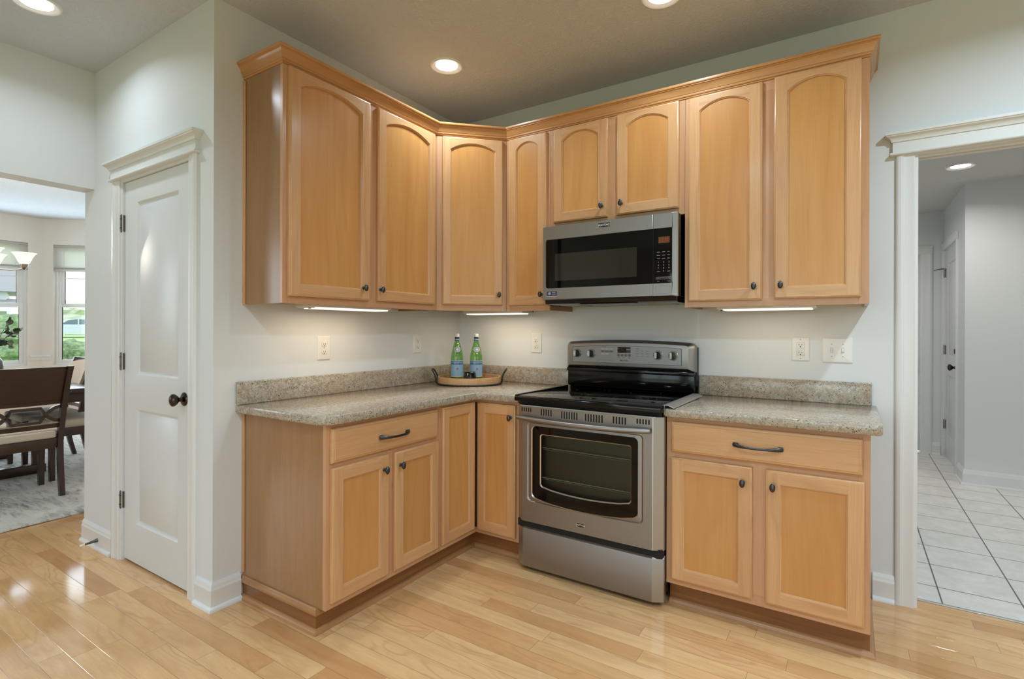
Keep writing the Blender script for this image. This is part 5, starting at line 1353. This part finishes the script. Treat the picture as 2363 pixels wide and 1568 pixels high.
# ------------------------------------------------------------------ dining windows (local: x along wall, y 0 room face, +y outside)
def sash_window(name, label, M, x0, x1, cat='window'):
    t = thing(name, label, cat, (M @ Vector(((x0 + x1) / 2, .06, WZ0)))[:], 0); t['kind'] = 'structure'
    z0, z1 = WZ0, WZ1; zm = 1.590
    b = MB()
    b.box(x0, x0 + .030, .055, .117, z0, z1, M_TRIM, M=M); b.box(x1 - .030, x1, .055, .117, z0, z1, M_TRIM, M=M)
    b.box(x0 + .03, x1 - .03, .055, .117, z1 - .03, z1, M_TRIM, 'x', M=M); b.box(x0 + .03, x1 - .03, .055, .117, z0, z0 + .025, M_TRIM, 'x', M=M)
    b.box(x0 + .030, x0 + .060, .075, .110, zm, z1 - .03, M_TRIM, M=M); b.box(x1 - .060, x1 - .030, .075, .110, zm, z1 - .03, M_TRIM, M=M)
    b.build('frame', t)
    b = MB()
    for a, c_, y0_, y1_, za, zb_ in ((x0 + .050, x1 - .050, .082, .105, zm - .02, z1 - .03), (x0 + .030, x1 - .030, .058, .085, z0 + .025, zm + .022)):
        b.box(a, a + .045, y0_, y1_, za, zb_, M_TRIM, 'z', .003, M); b.box(c_ - .045, c_, y0_, y1_, za, zb_, M_TRIM, 'z', .003, M)
        b.box(a + .045, c_ - .045, y0_, y1_, za, za + .045, M_TRIM, 'x', .003, M); b.box(a + .045, c_ - .045, y0_, y1_, zb_ - .045, zb_, M_TRIM, 'x', .003, M)
    for z in (1.965, 1.185): b.box(x0 + .09, x1 - .09, .086, .092, z - .006, z + .006, M_TRIM, 'x', 0, M)
    b.build('sash', t)
    b = MB(); b.box(x0 + .09, x1 - .09, .088, .090, z0 + .06, zm, M_PANE, 'x', 0, M); b.box(x0 + .09, x1 - .09, .094, .096, zm, z1 - .07, M_PANE, 'x', 0, M); b.build('pane', t)
    return t
def blind(label, M, x0, x1, zb):
    t = thing('window_blind', label, 'window blind', (M @ Vector(((x0 + x1) / 2, .03, zb)))[:], 0, 'raised window blinds')
    b = MB(); b.box(x0 + .006, x1 - .006, .018, .050, WZ1 - .030, WZ1 - .002, M_BLIND, 'x', .003, M); b.build('headrail', t)
    b = MB(); n = 17; zt = WZ1 - .030; dz = (zt - zb - .050) / n
    for i in range(n):
        z = zt - dz * (i + 1)
        b.loft([[(x, .026, z - .001), (x, .031, z + dz * .4), (x, .040, z + dz + .003)] for x in (x0 + .010, x1 - .010)], M_BLIND, 'x', False, False, False, M)
    for i in range(8):
        z = zb + .027 + i * .0032; b.box(x0 + .010, x1 - .010, .014, .054, z, z + .0024, M_BLIND, 'x', 0, M)
    b.build('slats', t)
    b = MB(); b.box(x0 + .010, x1 - .010, .014, .054, zb, zb + .026, M_BLIND, 'x', .004, M); b.build('bottom_rail', t)
    b = MB()
    for x in (x0 + .12, x1 - .12): b.tube([(x, .014, zt), (x, .013, zb + .02)], .0018, M_BLIND, 6, M)
    b.build('ladder_cord', t)
    return t
MWIN = T(-6.853, -1.62, 0) @ RZ(PI / 2)
sash_window('window_1', 'tall white sash window on the far dining wall', MWIN, 0, .97)
blind('half raised white slatted blind on the far dining wall window', MWIN, 0, .97, 2.060)
sash_window('window_2', 'tall white sash window on the angled dining wall', bayM(), .128, 1.03)
blind('half raised white slatted blind on the angled wall window', bayM(), .128, 1.03, 2.060)
b = MB()
CH = [(0, 0), (.008, .002), (.012, .010), (.012, .030), (.018, .040), (.026, .052), (.030, .060), (.028, .068), (.016, .074), (0, .076)]
b.mould(CH, [(-6.853, -.63), (-6.853, -.5025), (-6.853 + .078, -.5025 + .078)], .835, M_TRIM)
structure(b.build('trim_12'), 'short length of white chair rail between the dining windows', 'chair rail')
# windows of the big room behind the viewer
def room_window(name, label, x0, x1, z0, z1, M, bars):
    t = thing(name, label, 'window', (M @ Vector(((x0 + x1) / 2, .06, z0)))[:], 0); t['kind'] = 'structure'
    b = MB()
    b.box(x0, x0 + .07, .02, .10, z0, z1, M_TRIM, M=M); b.box(x1 - .07, x1, .02, .10, z0, z1, M_TRIM, M=M); b.box(x0 + .07, x1 - .07, .02, .10, z0, z0 + .07, M_TRIM, 'x', M=M); b.box(x0 + .07, x1 - .07, .02, .10, z1 - .07, z1, M_TRIM, 'x', M=M)
    for x in bars: b.box(x - .05, x + .05, .03, .09, z0 + .07, z1 - .07, M_TRIM, M=M)
    b.build('frame', t)
MF = T(0, -7.48, 0) @ RZ(PI)
room_window('window_3', 'wide window behind the viewer', -1.9, .5, .3, 2.4, MF, (-.7,))
room_window('window_4', 'patio door behind the viewer', -4.9, -2.3, .02, 2.4, MF, (-3.6,))
room_window('window_5', 'side window of the big room', 2.7, 4.1, .9, 2.4, T(6.38, 0, 0) @ RZ(-PI / 2), (3.4,))
room_window('window_6', 'left dining room window', 3.4, 5.2, .75, 2.42, T(0, -4.78, 0) @ RZ(PI), (4.3,))

# ------------------------------------------------------------------ outdoors
b = MB()
b.add([(-7.0, -60, -.45), (-7.0, 60, -.45), (-16, 60, -.40), (-16, -60, -.40), (-70, 90, 1.35), (-70, -90, 1.35)], [(0, 1, 2, 3), (3, 2, 4, 5)], M_LAWN, 'x')
b.add([(-16, -7.72, -.45), (20, -7.72, -.45), (20, -50, .6), (-16, -50, .6)], [(0, 1, 2, 3)], M_LAWN, 'x')
b.add([(6.62, -12, -.45), (6.62, 8, -.45), (40, 20, .4), (40, -20, .4)], [(0, 1, 2, 3)], M_LAWN, 'x')
o = b.build('lawn'); tag(o, 'sloping green lawn outside the dining windows', 'lawn', kind='structure')
def pix(u, v, depth):
    a = (u - W_PX / 2) / F_PX; c_ = -(v - V0) / F_PX
    return CAM + (fw + r2 * a + u2 * c_) * depth
def ground_z(x): return -.40 if x > -16 else -.40 + (-16 - x) / 54 * 1.75
def bush(label, p, r, h, mat, seed, group='shrubs outside the windows'):
    rnd = random.Random(seed); gz = ground_z(p.x) if p.x > -70 else 1.3
    t = thing('shrub', label, 'shrub', (p.x, p.y, gz), 0, group)
    bm = bmesh.new(); bmesh.ops.create_icosphere(bm, subdivisions=4, radius=1.0)
    vs = []
    for q in bm.verts:
        k = 1 + .10 * math.sin(q.co.x * 7 + seed) * math.cos(q.co.y * 6) + .08 * math.sin(q.co.z * 11 + seed * 2) + rnd.uniform(-.07, .07)
        vs.append((p.x + q.co.x * r * k, p.y + q.co.y * r * k, gz + h / 2 + q.co.z * h / 2 * k))
    bm.verts.index_update(); fs = [[w_.index for w_ in q.verts] for q in bm.faces]; bm.free()
    b = MB(); b.add(vs, fs, mat, 'z'); b.build('foliage', t, 20)
def at_ground(u, v0_, d): q = pix(u, v0_, d); return q
q = pix(167, 760, 19.0); bush('round dark green bush in front of the parked car', q, .62, 1.05, M_BUSH, 2)
q = pix(34, 752, 17.0); bush('big green bush seen through the far dining window', q, .95, 1.9, M_BUSH, 5)
q = pix(-120, 752, 19.0); bush('green bush at the edge of the far dining window', q, 1.0, 1.8, M_BUSH, 9)
q = pix(182, 830, 9.0); bush('low shrub bed just below the angled window', q, .52, .62, M_BLOOM, 4)
q = pix(34, 822, 9.2); bush('pale flowering shrub just below the far dining window', q, .50, .75, M_BLOOM, 6)
q = pix(2, 800, 11.5); bush('cream flowering shrub near the far dining window', q, .6, .9, M_BLOOM, 7)
bush('pale hedge far behind the parked car', pix(185, 750, 62), 5.0, 3.2, grassmat('far_hedge', S(196, 206, 172), S(214, 216, 196), 2.0, 20.0), 21, 'far hedge')
# parked car
q = pix(171, 775, 40.0); gz = ground_z(q.x)
q.z = gz
side = Vector((fw.y, -fw.x, 0))
Mc = T(q.x, q.y, q.z) @ RZ(math.atan2(r2.y, r2.x) + .80)
t = thing('parked_car', 'silver car parked beyond the lawn', 'car', (q.x, q.y, q.z), 0); KS = 1.0
b = MB()
prof = [(-2.1, .30), (-2.1, .72), (-1.95, .86), (-1.0, .95), (-.45, 1.36), (.2, 1.46), (.95, 1.38), (1.55, .98), (2.05, .90), (2.15, .70), (2.12, .30)]
b.loft([[(x, y, z) for x, z in prof] for y in (-.85, .85)], M_CARP, 'x', M=Mc); cb = b.build('car_body', t)
b = MB()
for y in (-.856, .856):
    b.add([(-.85, y, .98), (-.42, y, 1.29), (.12, y, 1.38), (.12, y, .98)], [(0, 1, 2, 3)], M_HWIN, 'x', Mc); b.add([(.20, y, .98), (.20, y, 1.38), (.88, y, 1.31), (1.35, y, 1.0)], [(0, 1, 2, 3)], M_HWIN, 'x', Mc)
b.build('side_windows', t)
for x in (-1.35, 1.35):
    for y in (-.86, .86):
        b = MB(); b.lathe([(.001, -.10), (.33, -.10), (.33, .10), (.001, .10)], M_TYRE, 24, Mc @ T(x, y * .93, .33) @ Matrix.Rotation(PI / 2, 4, 'X')); b.lathe([(.001, .0), (.2, .0)], M_CHROME, 20, Mc @ T(x, y * 1.03, .33) @ Matrix.Rotation(PI / 2, 4, 'X')); b.build('wheel', t)
# neighbouring house
q = pix(8, 700, 46.0); gz = ground_z(q.x); Mh = T(q.x, q.y, 0) @ RZ(math.atan2(r2.y, r2.x) + .74)
t = thing('neighbour_house', 'pale neighbouring house with grey roof seen through the far dining window', 'house', (q.x, q.y, gz), 0)
b = MB(); b.box(-9, .2, 0, 7, gz, 4.6, M_HOUSE, 'x', 0, Mh); b.build('wall', t)
b = MB(); b.loft([[(x, -.6, 4.5), (x, 4, 7.6), (x, 8.6, 4.5)] for x in (-9.6, .8)], M_ROOF, 'x', M=Mh)
b.loft([[(x, -1.6, 3.05), (x, .2, 3.9), (x, .2, 3.0)] for x in (-9.2, .9)], M_ROOF, 'x', M=Mh); b.build('roof', t)
b = MB(); b.box(-9.2, .9, -1.6, -1.4, 2.75, 3.10, M_TRIM, 'x', 0, Mh); b.box(.6, .9, -1.6, -1.3, gz, 2.75, M_TRIM, 'x', 0, Mh); b.build('porch_trim', t)
for x in (-6.0, -2.2):
    b = MB(); b.box(x, x + 1.7, -.05, .05, 1.1, 2.55, M_HWIN, 'x', 0, Mh); b.build('window', t)
